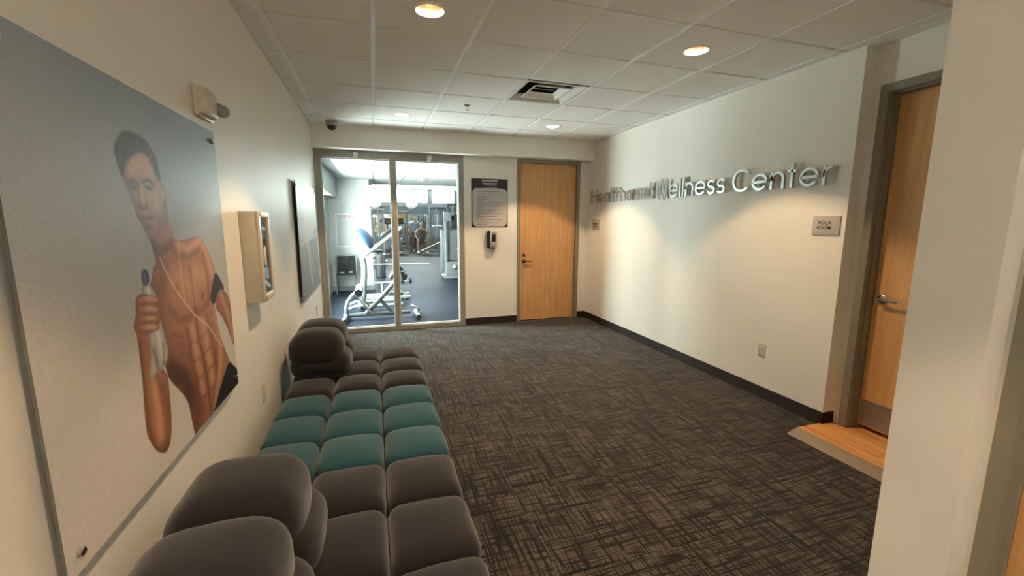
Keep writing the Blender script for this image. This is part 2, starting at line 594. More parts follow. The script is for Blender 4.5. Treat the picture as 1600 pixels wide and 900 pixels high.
LIGHTS = [(.353, 2.639), (2.182, 2.639), (.353, 5.155), (2.182, 5.155), (.353, .123), (.353, -2.39)]
VENT = (3, 4, 1, 2)
ctile_me = {}
HOLE = .083
def ceiling_piece(x0, x1, y0, y1):
    g = .0125
    w, d = x1 - x0 - 2 * g, y1 - y0 - 2 * g
    c = ((x0 + x1) / 2, (y0 + y1) / 2)
    hole = any(abs(c[0] - lx) < .05 and abs(c[1] - ly) < .05 for lx, ly in LIGHTS)
    key = (round(w, 3), round(d, 3), hole)
    if key not in ctile_me:
        mb = MB()
        hw, hd, ch, th = w / 2, d / 2, .004, .018
        lo = [(-hw + ch, -hd + ch), (hw - ch, -hd + ch), (hw - ch, hd - ch), (-hw + ch, hd - ch)]
        up = [(-hw, -hd), (hw, -hd), (hw, hd), (-hw, hd)]
        vs = [(*p, 0) for p in lo] + [(*p, ch) for p in up] + [(*p, th) for p in up]
        fs = [(0, 1, 5, 4), (1, 2, 6, 5), (2, 3, 7, 6), (3, 0, 4, 7), (4, 5, 9, 8), (5, 6, 10, 9), (6, 7, 11, 10), (7, 4, 8, 11)]
        if not hole:
            fs += [(3, 2, 1, 0), (8, 9, 10, 11)]
        else:
            n = 32
            for zz, ring in ((0, lo), (th, up)):
                b0 = len(vs)
                for i in range(n):
                    a = -math.pi * .75 + 2 * math.pi * i / n
                    vs.append((HOLE * math.cos(a), HOLE * math.sin(a), zz))
                base = 0 if zz == 0 else 8
                for s in range(4):
                    for i in range(n // 4):
                        k = s * (n // 4) + i
                        fs.append((base + s, b0 + (k + 1) % n, b0 + k) if i < n // 8 else (base + (s + 1) % 4, b0 + (k + 1) % n, b0 + k))
                    k = s * (n // 4) + n // 8
                    fs.append((base + s, base + (s + 1) % 4, b0 + k))
            for i in range(n):
                fs.append((12 + i, 12 + (i + 1) % n, 12 + n + (i + 1) % n, 12 + n + i))
        mb.add(vs, fs)
        me = mb.mesh('ceiling_tile', angle=0)
        me.materials.append(MATS['ceiling_tile'])
        ctile_me[key] = me
    inst('ceiling_tile', ctile_me[key], (c[0], c[1], ZC), ceil)

for j in range(len(cy) - 1):
    for i in range(len(cx) - 1):
        x0, x1, y0, y1 = cx[i], cx[i + 1], cy[j], cy[j + 1]
        if x0 > XP + .3 and y1 < YP - .1:
            continue
        if abs(x0 - GX[3]) < .01 and abs(y0 - (2.9537 + .629)) < .01:
            continue
        if x1 == XR and y0 < YA:
            x1 = XA
        ceiling_piece(x0, x1, y0, y1)

# wooden threshold of the alcove: planks and a reducer strip
thr = struct('floor_threshold', MB().box(2.965, XA + .16, YP - .02, 2.206, -.011, .004), 'slab', 'orange wood plank landing at the yoga room door', 'floor')
px = [2.965 + .083 * i for i in range(7)]
px[-1] = XA + .16
for i in range(6):
    y = 2.206
    first = True
    while y > YP - .02:
        L = (.31 + .17 * ((i * 5) % 4)) if first else .9
        first = False
        y2 = max(YP - .02, y - L)
        c = ((px[i] + px[i + 1]) / 2, (y + y2) / 2, .009)
        m = MB().rbox(c, (px[i + 1] - px[i] - .0012, y - y2 - .0012, .012), .0014, 1)
        o = m.build('plank', 'floor_wood', thr)
        y = y2
red = MB()
red.add([(2.825, 2.175, .001), (2.965, 2.206, .001), (2.965, 2.206, .016), (2.835, 2.177, .004),
         (2.825, YP, .001), (2.965, YP, .001), (2.965, YP, .016), (2.835, YP, .004)],
        [(0, 1, 2, 3), (7, 6, 5, 4), (0, 3, 7, 4), (3, 2, 6, 7), (1, 5, 6, 2), (0, 4, 5, 1)])
tag(red.build('reducer_strip', 'reducer', thr, angle=20), 'grey-brown sloped edge strip')

# ------------------------------------------------------------------ doors
def lever(parent, p, out, along, material, length=.11):
    """lever handle at p; out = unit vector away from door; along = lever direction"""
    p, out, along = Vector(p), Vector(out), Vector(along)
    rot = out.to_track_quat('Z', 'Y').to_matrix()
    m = MB().lathe([(.0, 0), (.030, 0), (.033, .004), (.033, .010), (.024, .016), (.012, .018), (.012, .048), (.0, .048)], p, 20, rot)
    a = p + out * .045
    m.tube([a - along * .012, a + along * .03, a + along * .075, a + along * length, a + along * (length + .012) - out * .012], .0095, 10)
    return m.build('handle', material, parent)

# door_1 : far end wall
d1 = thing('door_1', (2.55, YF, 0), 'tall honey-coloured wooden door in the end wall', 'door'); d1['kind'] = 'structure'
m = MB()
y0, y1 = YF - .012, YF + .15
m.box(2.040, 2.092, y0, y1, 0, ZS + .0).box(3.010, 3.062, y0, y1, 0, ZS + .0).box(2.092, 3.010, y0, y1, ZS - .05, ZS)
m.box(2.092, 2.108, YF + .075, y1, 0, ZS - .05).box(2.994, 3.010, YF + .075, y1, 0, ZS - .05).box(2.092, 3.01, YF + .075, y1, ZS - .066, ZS - .05)
m.build('door_frame', 'frame_paint', d1, angle=20)
leaf = MB().rbox(((2.095 + 3.007) / 2, YF + .052, (ZS - .053 + .008) / 2), (.912, .044, ZS - .061), .002, 1).build('door_leaf', 'door_veneer', d1)
MB().lathe([(0, 0), (.022, 0), (.024, .006), (.018, .016), (0, .018)], (2.165, YF + .030, 1.025), 18, RX(math.pi / 2)).build('deadbolt', 'bronze_hw', leaf)
lever(leaf, (2.165, YF + .030, .935), (0, -1, 0), (1, 0, 0), 'bronze_hw')
for zz in (.25, 1.2, 2.15):
    MB().tube([(3.009, YF + .024, zz - .05), (3.009, YF + .024, zz + .05)], .007, 8).build('hinge', 'bronze_hw', d1)
for dx in (2.700, 2.845):
    for zz in (2.33, 2.27):
        MB().lathe([(0, 0), (.009, 0), (.008, .004), (0, .005)], (dx, YF + .030, zz), 10, RX(math.pi / 2)).build('screw_cap', 'chrome', leaf)

# door_2 : yoga room
d2 = thing('door_2', (XA, 1.63, 0), 'honey-coloured wooden yoga room door with steel kick plate', 'door'); d2['kind'] = 'structure'
FX = XA - .012
m = MB()
m.box(FX, XA + .15, 2.095, 2.148, .015, 2.449).box(FX, XA + .15, 1.125, 1.178, .015, 2.449).box(FX, XA + .15, 1.178, 2.095, 2.397, 2.449)
m.box(FX + .045, XA + .15, 2.083, 2.096, .015, 2.398).box(FX + .045, XA + .15, 1.177, 1.190, .015, 2.398).box(FX + .045, XA + .15, 1.178, 2.095, 2.385, 2.398)
m.build('door_frame', 'frame_paint', d2, angle=20)
DX = XA + .088
leaf = MB().rbox((DX + .022, (2.080 + 1.193) / 2, (2.382 + .045) / 2), (.044, .887, 2.337), .002, 1).build('door_leaf', 'door_veneer', d2)
MB().rbox((DX - .0012, (2.080 + 1.193) / 2, .150), (.0022, .860, .19), .0008, 1).build('kick_plate', 'steel_kick', leaf)
lever(leaf, (DX, 2.022, 1.0), (-1, 0, 0), (0, -1, 0), 'chrome', .115)

# door_3 : near right
d3 = thing('door_3', (XP + .1, .3, 0), 'wooden door cut off by the right edge of the view', 'door'); d3['kind'] = 'structure'
m = MB()
FX = XP + .088
m.box(FX, FX + .17, .727, .776, 0, 2.449).box(FX, FX + .17, -.33, -.28, 0, 2.449).box(FX, FX + .17, -.28, .727, 2.397, 2.449)
m.box(FX + .045, FX + .17, .712, .728, 0, 2.398).box(FX + .045, FX + .17, -.281, -.265, 0, 2.398)
m.build('door_frame', 'frame_paint', d3, angle=20)
leaf = MB().rbox((FX + .085, .224, 1.20), (.044, .976, 2.37), .002, 1).build('door_leaf', 'door_veneer', d3)
lever(leaf, (FX + .063, -.19, 1.0), (-1, 0, 0), (0, 1, 0), 'chrome')

# ------------------------------------------------------------------ window_1 : glass storefront
w1 = thing('window_1', (.27, YF, 0), 'two-pane glass wall with grey metal frame looking into the gym', 'glass wall'); w1['kind'] = 'structure'
fy0, fy1 = YF - .01, YF + .10
MB().box(XL, -.622, fy0, fy1, 0, ZS).build('jamb', 'alu_frame', w1, angle=20)
MB().box(1.163, 1.237, fy0, fy1, 0, ZS).build('jamb', 'alu_frame', w1, angle=20)
MB().box(-.622, 1.163, fy0, fy1, 2.343, ZS).build('header', 'alu_frame', w1, angle=20)
MB().box(-.622, 1.163, fy0, fy1, 0, .060).build('sill', 'alu_frame', w1, angle=20)
MB().box(.236, .306, fy0, fy1, .060, 2.343).build('mullion', 'alu_frame', w1, angle=20)
for a, b in ((-.622, .236), (.306, 1.163)):
    p = MB().box(a, b, YF + .040, YF + .046, .060, 2.343).build('pane', 'pane_glass', w1, angle=0)
    g = MB()
    for q0, q1, s0, s1 in ((a, a + .012, .06, 2.343), (b - .012, b, .06, 2.343), (a + .012, b - .012, .06, .072), (a + .012, b - .012, 2.331, 2.343)):
        g.box(q0, q1, YF + .034, YF + .062, s0, s1)
    g.build('lit_frame_edge', 'gasket', p, angle=0)  # pale colour stands in for inner frame sides lit from the gym

# ================================================================== LOBBY THINGS
# ---- recessed downlights
LN = ['recessed ceiling downlight over the near sofa', 'recessed ceiling downlight nearest the metal lettering', 'recessed ceiling downlight before the glass wall', 'recessed ceiling downlight before the wooden end door', 'recessed ceiling downlight above the viewpoint', 'recessed ceiling downlight far behind the viewpoint']
for (lx, ly), lab in zip(LIGHTS, LN):
    t = thing('downlight', (lx, ly, ZC), lab, 'downlight', 'recessed downlights in the ceiling')
    MB().lathe([(.080, .004), (.097, .002), (.098, -.003), (.092, -.005), (.081, -.004), (.078, .0), (.080, .004)], (lx, ly, ZC), 40).build('trim_ring', 'trim_white', t)
    cup = MB()
    n = 48
    prof = [(.080, .000), (.079, .03), (.074, .07), (.062, .105), (.045, .125), (.012, .13)]
    vs, fs = [], []
    for k, (r, h) in enumerate(prof):
        for j in range(n):
            a = 2 * math.pi * j / n
            rr = r * (1 + (.018 if j % 2 else 0))
            vs.append((lx + rr * math.cos(a), ly + rr * math.sin(a), ZC + h))
    for i in range(len(prof) - 1):
        for j in range(n):
            a, b = i * n + j, i * n + (j + 1) % n
            fs.append((a, b, b + n, a + n))
    fs.append(tuple(range((len(prof) - 1) * n, len(prof) * n)))
    cup.add(vs, fs)
    cup.build('reflector', 'reflector', t, angle=10)
    MB().tube([(lx - .018, ly, ZC + .128), (lx - .018, ly, ZC + .088), (lx, ly, ZC + .080), (lx + .018, ly, ZC + .088), (lx + .018, ly, ZC + .128)], .010, 10).build('lamp', 'bulb', t)
    ld = bpy.data.lights.new('downlight_lamp', 'SPOT')
    ld.energy = SPOT_W
    ld.color = WARM
    ld.spot_size = math.radians(96)
    ld.spot_blend = .22
    ld.shadow_soft_size = .055
    lo = bpy.data.objects.new('downlight_lamp', ld)
    COL.objects.link(lo)
    lo.parent = t
    lo.location = (0, 0, .062)

# ---- unseen pendant lamps added behind the viewpoint for soft fill light
for (lx, ly), lab in (((.05, -1.70), 'unseen round glass pendant lamp added as fill behind the viewpoint, by the left wall'), ((1.15, -1.70), 'unseen round glass pendant lamp added as fill behind the viewpoint, by the right wall')):
    t = thing('fill_pendant', (lx, ly, ZC), lab, 'lamp', 'pendant lamps added as fill behind the viewpoint')
    MB().lathe([(0, 0), (.06, 0), (.058, -.02), (0, -.025)], (lx, ly, ZC), 20).build('ceiling_rose', 'trim_white', t)
    MB().tube([(lx, ly, ZC - .02), (lx, ly, 2.32)], .006, 8).build('rod', 'chrome', t)
    MB().ell((lx, ly, 2.12), (.20, .20, .20), 24, 14).build('glass_globe', 'fill_glow', t, angle=80)

# ---- air vent
vx, vy = (GX[3] + GX[4]) / 2, 2.9537 + .629 * 1.5
vw, vd = .595, .614
t = thing('ceiling_vent', (vx, vy, ZC), 'square white air diffuser set in the ceiling', 'vent')
def sqring(mb, o, zo, i, zi, th=.003):
    ow, od = o; iw, idp = i
    def ring(w, d, z): return [(vx - w / 2, vy - d / 2, z), (vx + w / 2, vy - d / 2, z), (vx + w / 2, vy + d / 2, z), (vx - w / 2, vy + d / 2, z)]
    vs = ring(ow, od, zo) + ring(iw, idp, zi) + ring(ow, od, zo + th) + ring(iw, idp, zi + th)
    fs = []
    for k in range(4):
        l = (k + 1) % 4
        fs += [(k, l, l + 4, k + 4), (k + 8, k + 12, l + 12, l + 8), (k, k + 8, l + 8, l), (k + 4, l + 4, l + 12, k + 12)]
    mb.add(vs, fs)
m = MB(); sqring(m, (vw, vd), ZC - .004, (vw - .05, vd - .05), ZC - .004)
m.build('outer_frame', 'trim_white', t, angle=15)
m = MB(); sqring(m, (vw - .05, vd - .05), ZC - .003, (vw - .17, vd - .17), ZC + .045); m.build('outer_cone', 'trim_white', t, angle=15)
m = MB(); sqring(m, (vw - .235, vd - .235), ZC + .000, (vw - .265, vd - .265), ZC + .000); sqring(m, (vw - .265, vd - .265), ZC + .001, (vw - .36, vd - .36), ZC + .040)
m.build('inner_cone', 'trim_white', t, angle=15)
MB().rbox((vx, vy + .05, ZC + .048), (vw - .42, .10, .004), .001, 1, RX(.3)).build('damper_blade', 'trim_white', t)
m = MB(); m.box(vx - .27, vx + .27, vy - .28, vy + .28, ZC + .16, ZC + .17)
for s in (-1, 1):
    m.box(vx + s * .27 - .004, vx + s * .27 + .004, vy - .28, vy + .28, ZC + .046, ZC + .17).box(vx - .27, vx + .27, vy + s * .28 - .004, vy + s * .28 + .004, ZC + .046, ZC + .17)
m.build('duct_box', 'duct_black', t, angle=0)

# ---- sprinkler
sx, sy = .963, 4.527
t = thing('fire_sprinkler', (sx, sy, ZC), 'small chrome fire sprinkler head in a ceiling tile', 'sprinkler')
MB().lathe([(0, 0), (.034, 0), (.032, -.006), (.016, -.012), (.014, -.016), (0, -.016)], (sx, sy, ZC), 20).build('escutcheon', 'chrome', t)
m = MB()
for s in (-1, 1):
    m.tube([(sx + s * .010, sy, ZC - .014), (sx + s * .016, sy, ZC - .03), (sx + s * .004, sy, ZC - .048)], .003, 6)
m.build('frame_arm', 'chrome', t)
MB().lathe([(0, -.048), (.018, -.049), (.019, -.051), (0, -.052)], (sx, sy, ZC), 16).build('deflector', 'chrome', t)

# ---- dome camera
kx, ky = -.43, 5.72
t = thing('security_camera', (kx, ky, ZC), 'grey dome security camera under the ceiling by the soffit', 'camera')
MB().lathe([(0, 0), (.066, 0), (.068, -.006), (.066, -.055), (.062, -.060), (0, -.060)], (kx, ky, ZC), 28).build('housing', 'plastic_grey', t)
MB().lathe([(.0, -.060), (.052, -.060), (.050, -.075), (.040, -.094), (.022, -.106), (0, -.110)], (kx, ky, ZC), 28).build('dome', 'plastic_black', t)

# ---- standoff prints on the left wall
def seg_dist(U, V, poly):
    """signed distance to polygon (negative inside) for point arrays"""
    d = np.full(U.shape, 1e9); ins = np.zeros(U.shape, bool)
    n = len(poly)
    for i in range(n):
        ax, ay = poly[i]; bx, by = poly[(i + 1) % n]
        ex, ey = bx - ax, by - ay
        L2 = ex * ex + ey * ey + 1e-12
        tt = np.clip(((U - ax) * ex + (V - ay) * ey) / L2, 0, 1)
        d = np.minimum(d, np.hypot(U - ax - tt * ex, V - ay - tt * ey))
        c = ((ay > V) != (by > V))
        with np.errstate(divide='ignore', invalid='ignore'):
            xi = ex * (V - ay) / (ey if ey else 1e-9) + ax
        ins ^= c & (U < xi)
    return np.where(ins, -d, d)

def stroke(U, V, pts, w):
    d = np.full(U.shape, 1e9)
    for (ax, ay), (bx, by) in zip(pts[:-1], pts[1:]):
        ex, ey = bx - ax, by - ay
        tt = np.clip(((U - ax) * ex + (V - ay) * ey) / (ex * ex + ey * ey + 1e-12), 0, 1)
        d = np.minimum(d, np.hypot(U - ax - tt * ex, V - ay - tt * ey))
    return np.exp(-(d / w) ** 2)

def lin(c): return np.array(srgb(*c))

def smooth_poly(p, k=2):
    for _ in range(k):
        q = []
        for i in range(len(p)):
            a, b = p[i], p[(i + 1) % len(p)]
            q += [(a[0] * .75 + b[0] * .25, a[1] * .75 + b[1] * .25), (a[0] * .25 + b[0] * .75, a[1] * .25 + b[1] * .75)]
        p = q
    return p

def wall_print(name, label, y0, y1, z0, z1, n, paint, proud=.033):
    t = thing(name, (XL, (y0 + y1) / 2, z0), label, 'poster', 'prints mounted on the left wall')
    xf = XL + proud
    MB().box(xf - .006, xf, y0, y1, z0, z1).build('panel', 'acrylic_edge', t, angle=0)
    u = np.linspace(0, 1, n); v = np.linspace(0, 1, n)
    U, V = np.meshgrid(u, v)
    colr = paint(U, V)
    co = np.stack([np.full(U.size, .0006), (y0 + (y1 - y0) * U).ravel(), (z0 + (z1 - z0) * V).ravel()], 1)
    co[:, 0] += xf
    co -= np.array(W[t.name])
    me = bpy.data.meshes.new('print')
    idx = np.arange(n * n).reshape(n, n)
    q = np.stack([idx[:-1, :-1], idx[:-1, 1:], idx[1:, 1:], idx[1:, :-1]], -1).reshape(-1, 4)
    me.vertices.add(n * n); me.vertices.foreach_set('co', co.ravel())
    me.loops.add(q.size); me.loops.foreach_set('vertex_index', q.ravel())
    me.polygons.add(len(q)); me.polygons.foreach_set('loop_start', np.arange(0, q.size, 4))
    me.update(calc_edges=True)
    at = me.color_attributes.new('ink', 'FLOAT_COLOR', 'POINT')
    rgba = np.ones((n * n, 4), np.float32); rgba[:, :3] = np.clip(colr.reshape(-1, 3), 0, 1)
    at.data.foreach_set('color', rgba.ravel())
    me.materials.append(MATS['print_ink'])
    o = bpy.data.objects.new('print', me); COL.objects.link(o); o.parent = t; W[o.name] = W[t.name]
    for yy in (y0 + .045, y1 - .045):
        for zz in (z0 + .045, z1 - .045):
            MB().lathe([(0, -proud), (.006, -proud), (.006, 0), (.0105, .001), (.0105, .008), (.008, .010), (0, .010)], (xf, yy, zz), 16, RY(math.pi / 2)).build('standoff', 'chrome', t)
    return t

POLY = {
'hair':[(0.329,0.832),(0.339,0.851),(0.364,0.875),(0.395,0.888),(0.437,0.888),(0.481,0.88),(0.515,0.858),(0.534,0.828),(0.54,0.798),(0.539,0.777),(0.521,0.778),(0.503,0.809),(0.481,0.841),(0.445,0.845),(0.411,0.833),(0.38,0.809),(0.364,0.785),(0.354,0.766),(0.344,0.774),(0.333,0.808)],
'face':[(0.354,0.766),(0.364,0.785),(0.38,0.809),(0.411,0.84),(0.445,0.85),(0.481,0.845),(0.503,0.815),(0.521,0.785),(0.547,0.773),(0.56,0.755),(0.555,0.726),(0.555,0.694),(0.563,0.656),(0.577,0.617),(0.556,0.585),(0.457,0.562),(0.444,0.613),(0.425,0.634),(0.413,0.658),(0.394,0.673),(0.381,0.71),(0.368,0.741)],
'torso':[(0.444,0.613),(0.577,0.617),(0.605,0.607),(0.666,0.61),(0.749,0.617),(0.785,0.602),(0.826,0.566),(0.857,0.516),(0.874,0.48),(0.842,0.455),(0.807,0.41),(0.833,0.359),(0.842,0.292),(0.861,0.233),(0.893,0.17),(0.93,0.122),(0.9,0.09),(0.8,0.0),(0.70,-0.03),(0.569,-0.03),(0.557,0.035),(0.551,0.076),(0.545,0.117),(0.515,0.159),(0.479,0.195),(0.446,0.232),(0.439,0.259),(0.43,0.302),(0.424,0.355),(0.421,0.42),(0.409,0.491),(0.42,0.514),(0.449,0.554),(0.463,0.546),(0.455,0.557),(0.453,0.587)],
'shorts':[(0.685,-0.03),(0.784,0.047),(0.874,0.102),(0.919,0.122),(0.954,0.098),(1.03,0.038),(1.03,-0.03)],
'band':[(0.873,0.485),(0.922,0.444),(0.953,0.398),(0.888,0.412),(0.831,0.359),(0.8,0.386),(0.809,0.41),(0.842,0.455)],
'arm_r':[(0.888,0.412),(0.953,0.398),(0.99,0.36),(1.003,0.31),(1.0,0.233),(0.996,0.152),(0.969,0.194),(0.933,0.26),(0.885,0.317),(0.831,0.359)],
'arm_l':[(0.319,0.42),(0.323,0.372),(0.321,0.319),(0.319,0.265),(0.313,0.219),(0.308,0.166),(0.309,0.128),(0.327,0.093),(0.347,0.065),(0.384,0.042),(0.409,0.054),(0.428,0.086),(0.437,0.137),(0.441,0.19),(0.444,0.236),(0.427,0.263),(0.386,0.328),(0.382,0.386)],
'bottle':[(0.369,0.504),(0.389,0.508),(0.427,0.492),(0.441,0.461),(0.44,0.416),(0.452,0.361),(0.464,0.318),(0.458,0.286),(0.421,0.265),(0.377,0.267),(0.367,0.25),(0.354,0.258),(0.355,0.289),(0.377,0.331),(0.367,0.438)],
'cap':[(0.38,0.546),(0.402,0.546),(0.414,0.53),(0.408,0.504),(0.38,0.503),(0.374,0.521)],
'hand':[(0.334,0.48),(0.362,0.487),(0.4,0.479),(0.446,0.444),(0.445,0.415),(0.439,0.39),(0.399,0.378),(0.375,0.378),(0.318,0.394),(0.311,0.416),(0.332,0.44)],
'finger0':[(0.35,0.482),(0.388,0.48),(0.439,0.467),(0.455,0.455),(0.441,0.447),(0.382,0.456),(0.346,0.467)],
'finger1':[(0.344,0.459),(0.382,0.456),(0.433,0.442),(0.449,0.429),(0.434,0.421),(0.376,0.431),(0.34,0.443)],
'finger2':[(0.338,0.434),(0.376,0.43),(0.426,0.415),(0.443,0.404),(0.428,0.399),(0.371,0.411),(0.335,0.423)],
'finger3':[(0.333,0.414),(0.371,0.409),(0.421,0.394),(0.437,0.381),(0.422,0.375),(0.366,0.388),(0.33,0.401)]}

def paint_athlete(U, V):
    C = np.empty(U.shape + (3,))
    # background of the print: cool grey-blue towards the top, pale below
    k = np.clip((V - .25 + .35 * (U - .5)) / .75, 0, 1)[..., None]
    C[:] = lin((214, 208, 200)) * (1 - k) + lin((138, 156, 168)) * k
    def over(col, a):
        nonlocal C
        a = a[..., None]
        C = C * (1 - a) + (col if isinstance(col, np.ndarray) and col.ndim == 3 else np.asarray(col)) * a
    def fill(name, col, soft=.004, sm=1):
        d = seg_dist(U, V, smooth_poly(POLY[name], sm))
        a = np.clip(.5 - d / soft, 0, 1)
        over(col, a)
        return d, a
    def sh(a_mask, pts, w, col, k):
        over(lin(col), a_mask * stroke(U, V, pts, w) * k)
    SK, SD, SL, BR = (178, 122, 90), (104, 60, 42), (226, 178, 142), (58, 32, 24)
    def rim(d, a, w, col, kk):
        over(lin(col), a * np.clip(1 - (-d) / w, 0, 1) ** 2 * kk)
    # right arm, torso
    d, a = fill('arm_r', lin((150, 96, 68)))
    sh(a, [(.90, .40), (.96, .30), (.985, .18)], .018, SL, .4); sh(a, [(.84, .35), (.93, .26), (.98, .17)], .016, SD, .8)
    d, a = fill('torso', lin(SK))
    rim(d, a, .020, SD, .55)
    # warm, darker towards the waist
    over(lin((150, 92, 58)), a * np.clip((.42 - V) / .35, 0, 1) * .6)
    # broad shade on the side turned away
    sh(a, [(.42, .46), (.43, .36), (.46, .27), (.52, .18), (.57, .08), (.57, .0)], .055, SD, .75)
    sh(a, [(.47, .24), (.54, .20), (.57, .13)], .040, BR, .8)
    # chest
    sh(a, [(.55, .50), (.62, .48), (.66, .44)], .045, SL, .35)
    sh(a, [(.70, .50), (.76, .48)], .040, SL, .40)
    sh(a, [(.50, .42), (.55, .375), (.62, .365), (.66, .38), (.72, .365), (.80, .395)], .015, SD, .55)
    sh(a, [(.66, .52), (.665, .44), (.665, .39)], .010, SD, .45)
    # ribs
    for q in range(3):
        sh(a, [(.50 + .02 * q, .345 - .035 * q), (.56 + .01 * q, .315 - .03 * q)], .009, SD, .45)
        sh(a, [(.79, .35 - .04 * q), (.84, .31 - .04 * q)], .009, SD, .35)
    # stomach: centre line, side lines, three soft rows
    sh(a, [(.668, .375), (.664, .30), (.69, .20), (.70, .10), (.70, .02)], .009, BR, .6)
    sh(a, [(.595, .33), (.600, .24), (.625, .14), (.64, .04)], .016, SD, .6)
    sh(a, [(.755, .34), (.775, .25), (.79, .15)], .014, SD, .5)
    for q, vv in enumerate((.315, .255, .190, .120)):
        sh(a, [(.625 + .008 * q, vv + .012), (.635 + .008 * q, vv - .012)], .020, SL, .50)
        sh(a, [(.715 + .008 * q, vv + .014), (.722 + .008 * q, vv - .010)], .022, SL, .48)
        sh(a, [(.605 + .008 * q, vv - .030), (.655 + .008 * q, vv - .036)], .006, SD, .5)
        sh(a, [(.690 + .008 * q, vv - .034), (.755 + .008 * q, vv - .026)], .006, SD, .45)
    sh(a, [(.83, .33), (.855, .23), (.83, .14), (.74, .03)], .022, SL, .42)
    sh(a, [(.80, .20), (.78, .11), (.70, .0)], .014, SD, .5)
    sh(a, [(.60, .12), (.60, .02)], .03, SD, .6)
    sh(a, [(.738, .420), (.734, .412)], .011, (110, 58, 48), .85)
    sh(a, [(.56, .475), (.548, .465)], .010, (116, 66, 52), .5)
    # collar bones, shoulder
    sh(a, [(.595, .60), (.66, .578), (.76, .602)], .014, SL, .60)
    sh(a, [(.55, .60), (.58, .565), (.66, .552), (.76, .575)], .009, SD, .5)
    sh(a, [(.79, .585), (.83, .52), (.845, .46)], .022, SL, .50)
    sh(a, [(.775, .55), (.795, .47), (.79, .41)], .012, SD, .55)
    sh(a, [(.47, .58), (.50, .54), (.48, .48)], .03, SD, .35)
    # earphone cable
    sh(a, [(.475, .58), (.50, .53), (.555, .46), (.60, .42), (.66, .365), (.75, .31), (.86, .20)], .0030, (232, 208, 190), .8)
    sh(a, [(.60, .61), (.595, .50), (.60, .42)], .0026, (226, 202, 180), .7)
    d, a = fill('shorts', lin((14, 14, 16)))
    d, a = fill('band', lin((34, 36, 42)))
    # head
    d, a = fill('face', lin((190, 146, 122)), .006, 2)
    rim(d, a, .018, SD, .35)
    sh(a, [(.360, .755), (.375, .715), (.395, .675), (.425, .635), (.455, .575)], .026, (96, 66, 58), .7)
    sh(a, [(.45, .605), (.50, .590), (.56, .605)], .016, SD, .6)
    sh(a, [(.48, .565), (.54, .58)], .022, SD, .4)
    sh(a, [(.40, .800), (.45, .822), (.49, .80)], .024, SL, .5)
    # brows, lids, eyes
    sh(a, [(.378, .762), (.395, .768), (.412, .762)], .0055, (62, 42, 34), .85); sh(a, [(.440, .768), (.465, .776), (.496, .765)], .0055, (62, 42, 34), .9)
    sh(a, [(.384, .750), (.408, .750)], .0070, (120, 82, 68), .6); sh(a, [(.450, .754), (.486, .753)], .0075, (120, 82, 68), .6)
    sh(a, [(.392, .748), (.400, .748)], .0045, (34, 26, 24), .95); sh(a, [(.464, .752), (.474, .752)], .0050, (34, 26, 24), .95)
    sh(a, [(.385, .752), (.408, .753)], .0022, (30, 22, 20), .9); sh(a, [(.450, .757), (.487, .757)], .0024, (30, 22, 20), .9)
    # nose
    sh(a, [(.424, .765), (.416, .730), (.408, .708)], .0085, SD, .5); sh(a, [(.430, .758), (.426, .722)], .006, SL, .7)
    sh(a, [(.408, .704), (.425, .698), (.444, .703)], .0050, (80, 46, 40), .8); sh(a, [(.446, .712), (.448, .702)], .005, SD, .6)
    # cheek, jaw, mouth
    sh(a, [(.495, .728), (.505, .700)], .020, SL, .45); sh(a, [(.50, .675), (.53, .66), (.545, .69)], .018, SD, .3)
    sh(a, [(.455, .690), (.475, .668)], .008, SD, .3)
    sh(a, [(.412, .673), (.430, .677), (.448, .674), (.470, .679)], .0035, (92, 44, 40), .95)
    sh(a, [(.420, .680), (.450, .682)], .005, (166, 100, 88), .6); sh(a, [(.420, .665), (.455, .667)], .006, (190, 122, 106), .6)
    sh(a, [(.425, .652), (.455, .652)], .007, SD, .45); sh(a, [(.435, .636), (.455, .634)], .010, SL, .3)
    over(lin((120, 92, 80)), a * stroke(U, V, [(.41, .66), (.44, .63), (.49, .64), (.53, .68)], .020) * .30)
    # ear
    sh(a, [(.540, .765), (.556, .752), (.552, .722), (.542, .712)], .006, SD, .7); sh(a, [(.546, .752), (.550, .732)], .005, SL, .6)
    d, a = fill('hair', lin((62, 50, 44)), .010, 2)
    for q in range(14):
        u0 = .345 + .013 * q
        sh(a, [(u0, .80 + .045 * math.sin(q * .9) ** 2), (u0 + .012, .845), (u0 + .030, .875)], .003, (112, 96, 84), .55)
        sh(a, [(u0 + .006, .79 + .04 * math.sin(q * .7) ** 2), (u0 + .022, .85)], .003, (30, 24, 22), .5)
    # left forearm with the bottle and the hand
    d, a = fill('arm_l', lin((168, 112, 80)))
    rim(d, a, .018, BR, .6)
    sh(a, [(.325, .36), (.322, .25), (.318, .15), (.335, .09)], .016, SD, .6)
    sh(a, [(.385, .30), (.395, .22), (.392, .15)], .008, SD, .45)
    sh(a, [(.37, .24), (.375, .17), (.37, .10)], .018, SL, .55); sh(a, [(.41, .22), (.42, .15), (.40, .07)], .016, SD, .5)
    sh(a, [(.345, .06), (.40, .05)], .022, BR, .6)
    d, a = fill('bottle', lin((186, 182, 174)), .005, 2)
    over(lin((120, 112, 100)), a * np.clip(1 - (-d) / .012, 0, 1) * .7)
    sh(a, [(.40, .49), (.41, .44)], .010, (240, 240, 238), .8); sh(a, [(.42, .37), (.43, .30)], .010, (226, 226, 214), .8)
    sh(a, [(.39, .33), (.40, .28)], .010, (98, 92, 72), .7); sh(a, [(.44, .33), (.43, .28)], .008, (92, 86, 66), .6)
    d, a = fill('cap', lin((44, 54, 92)), .004, 1)
    sh(a, [(.39, .54), (.39, .51)], .006, (96, 110, 150), .7)
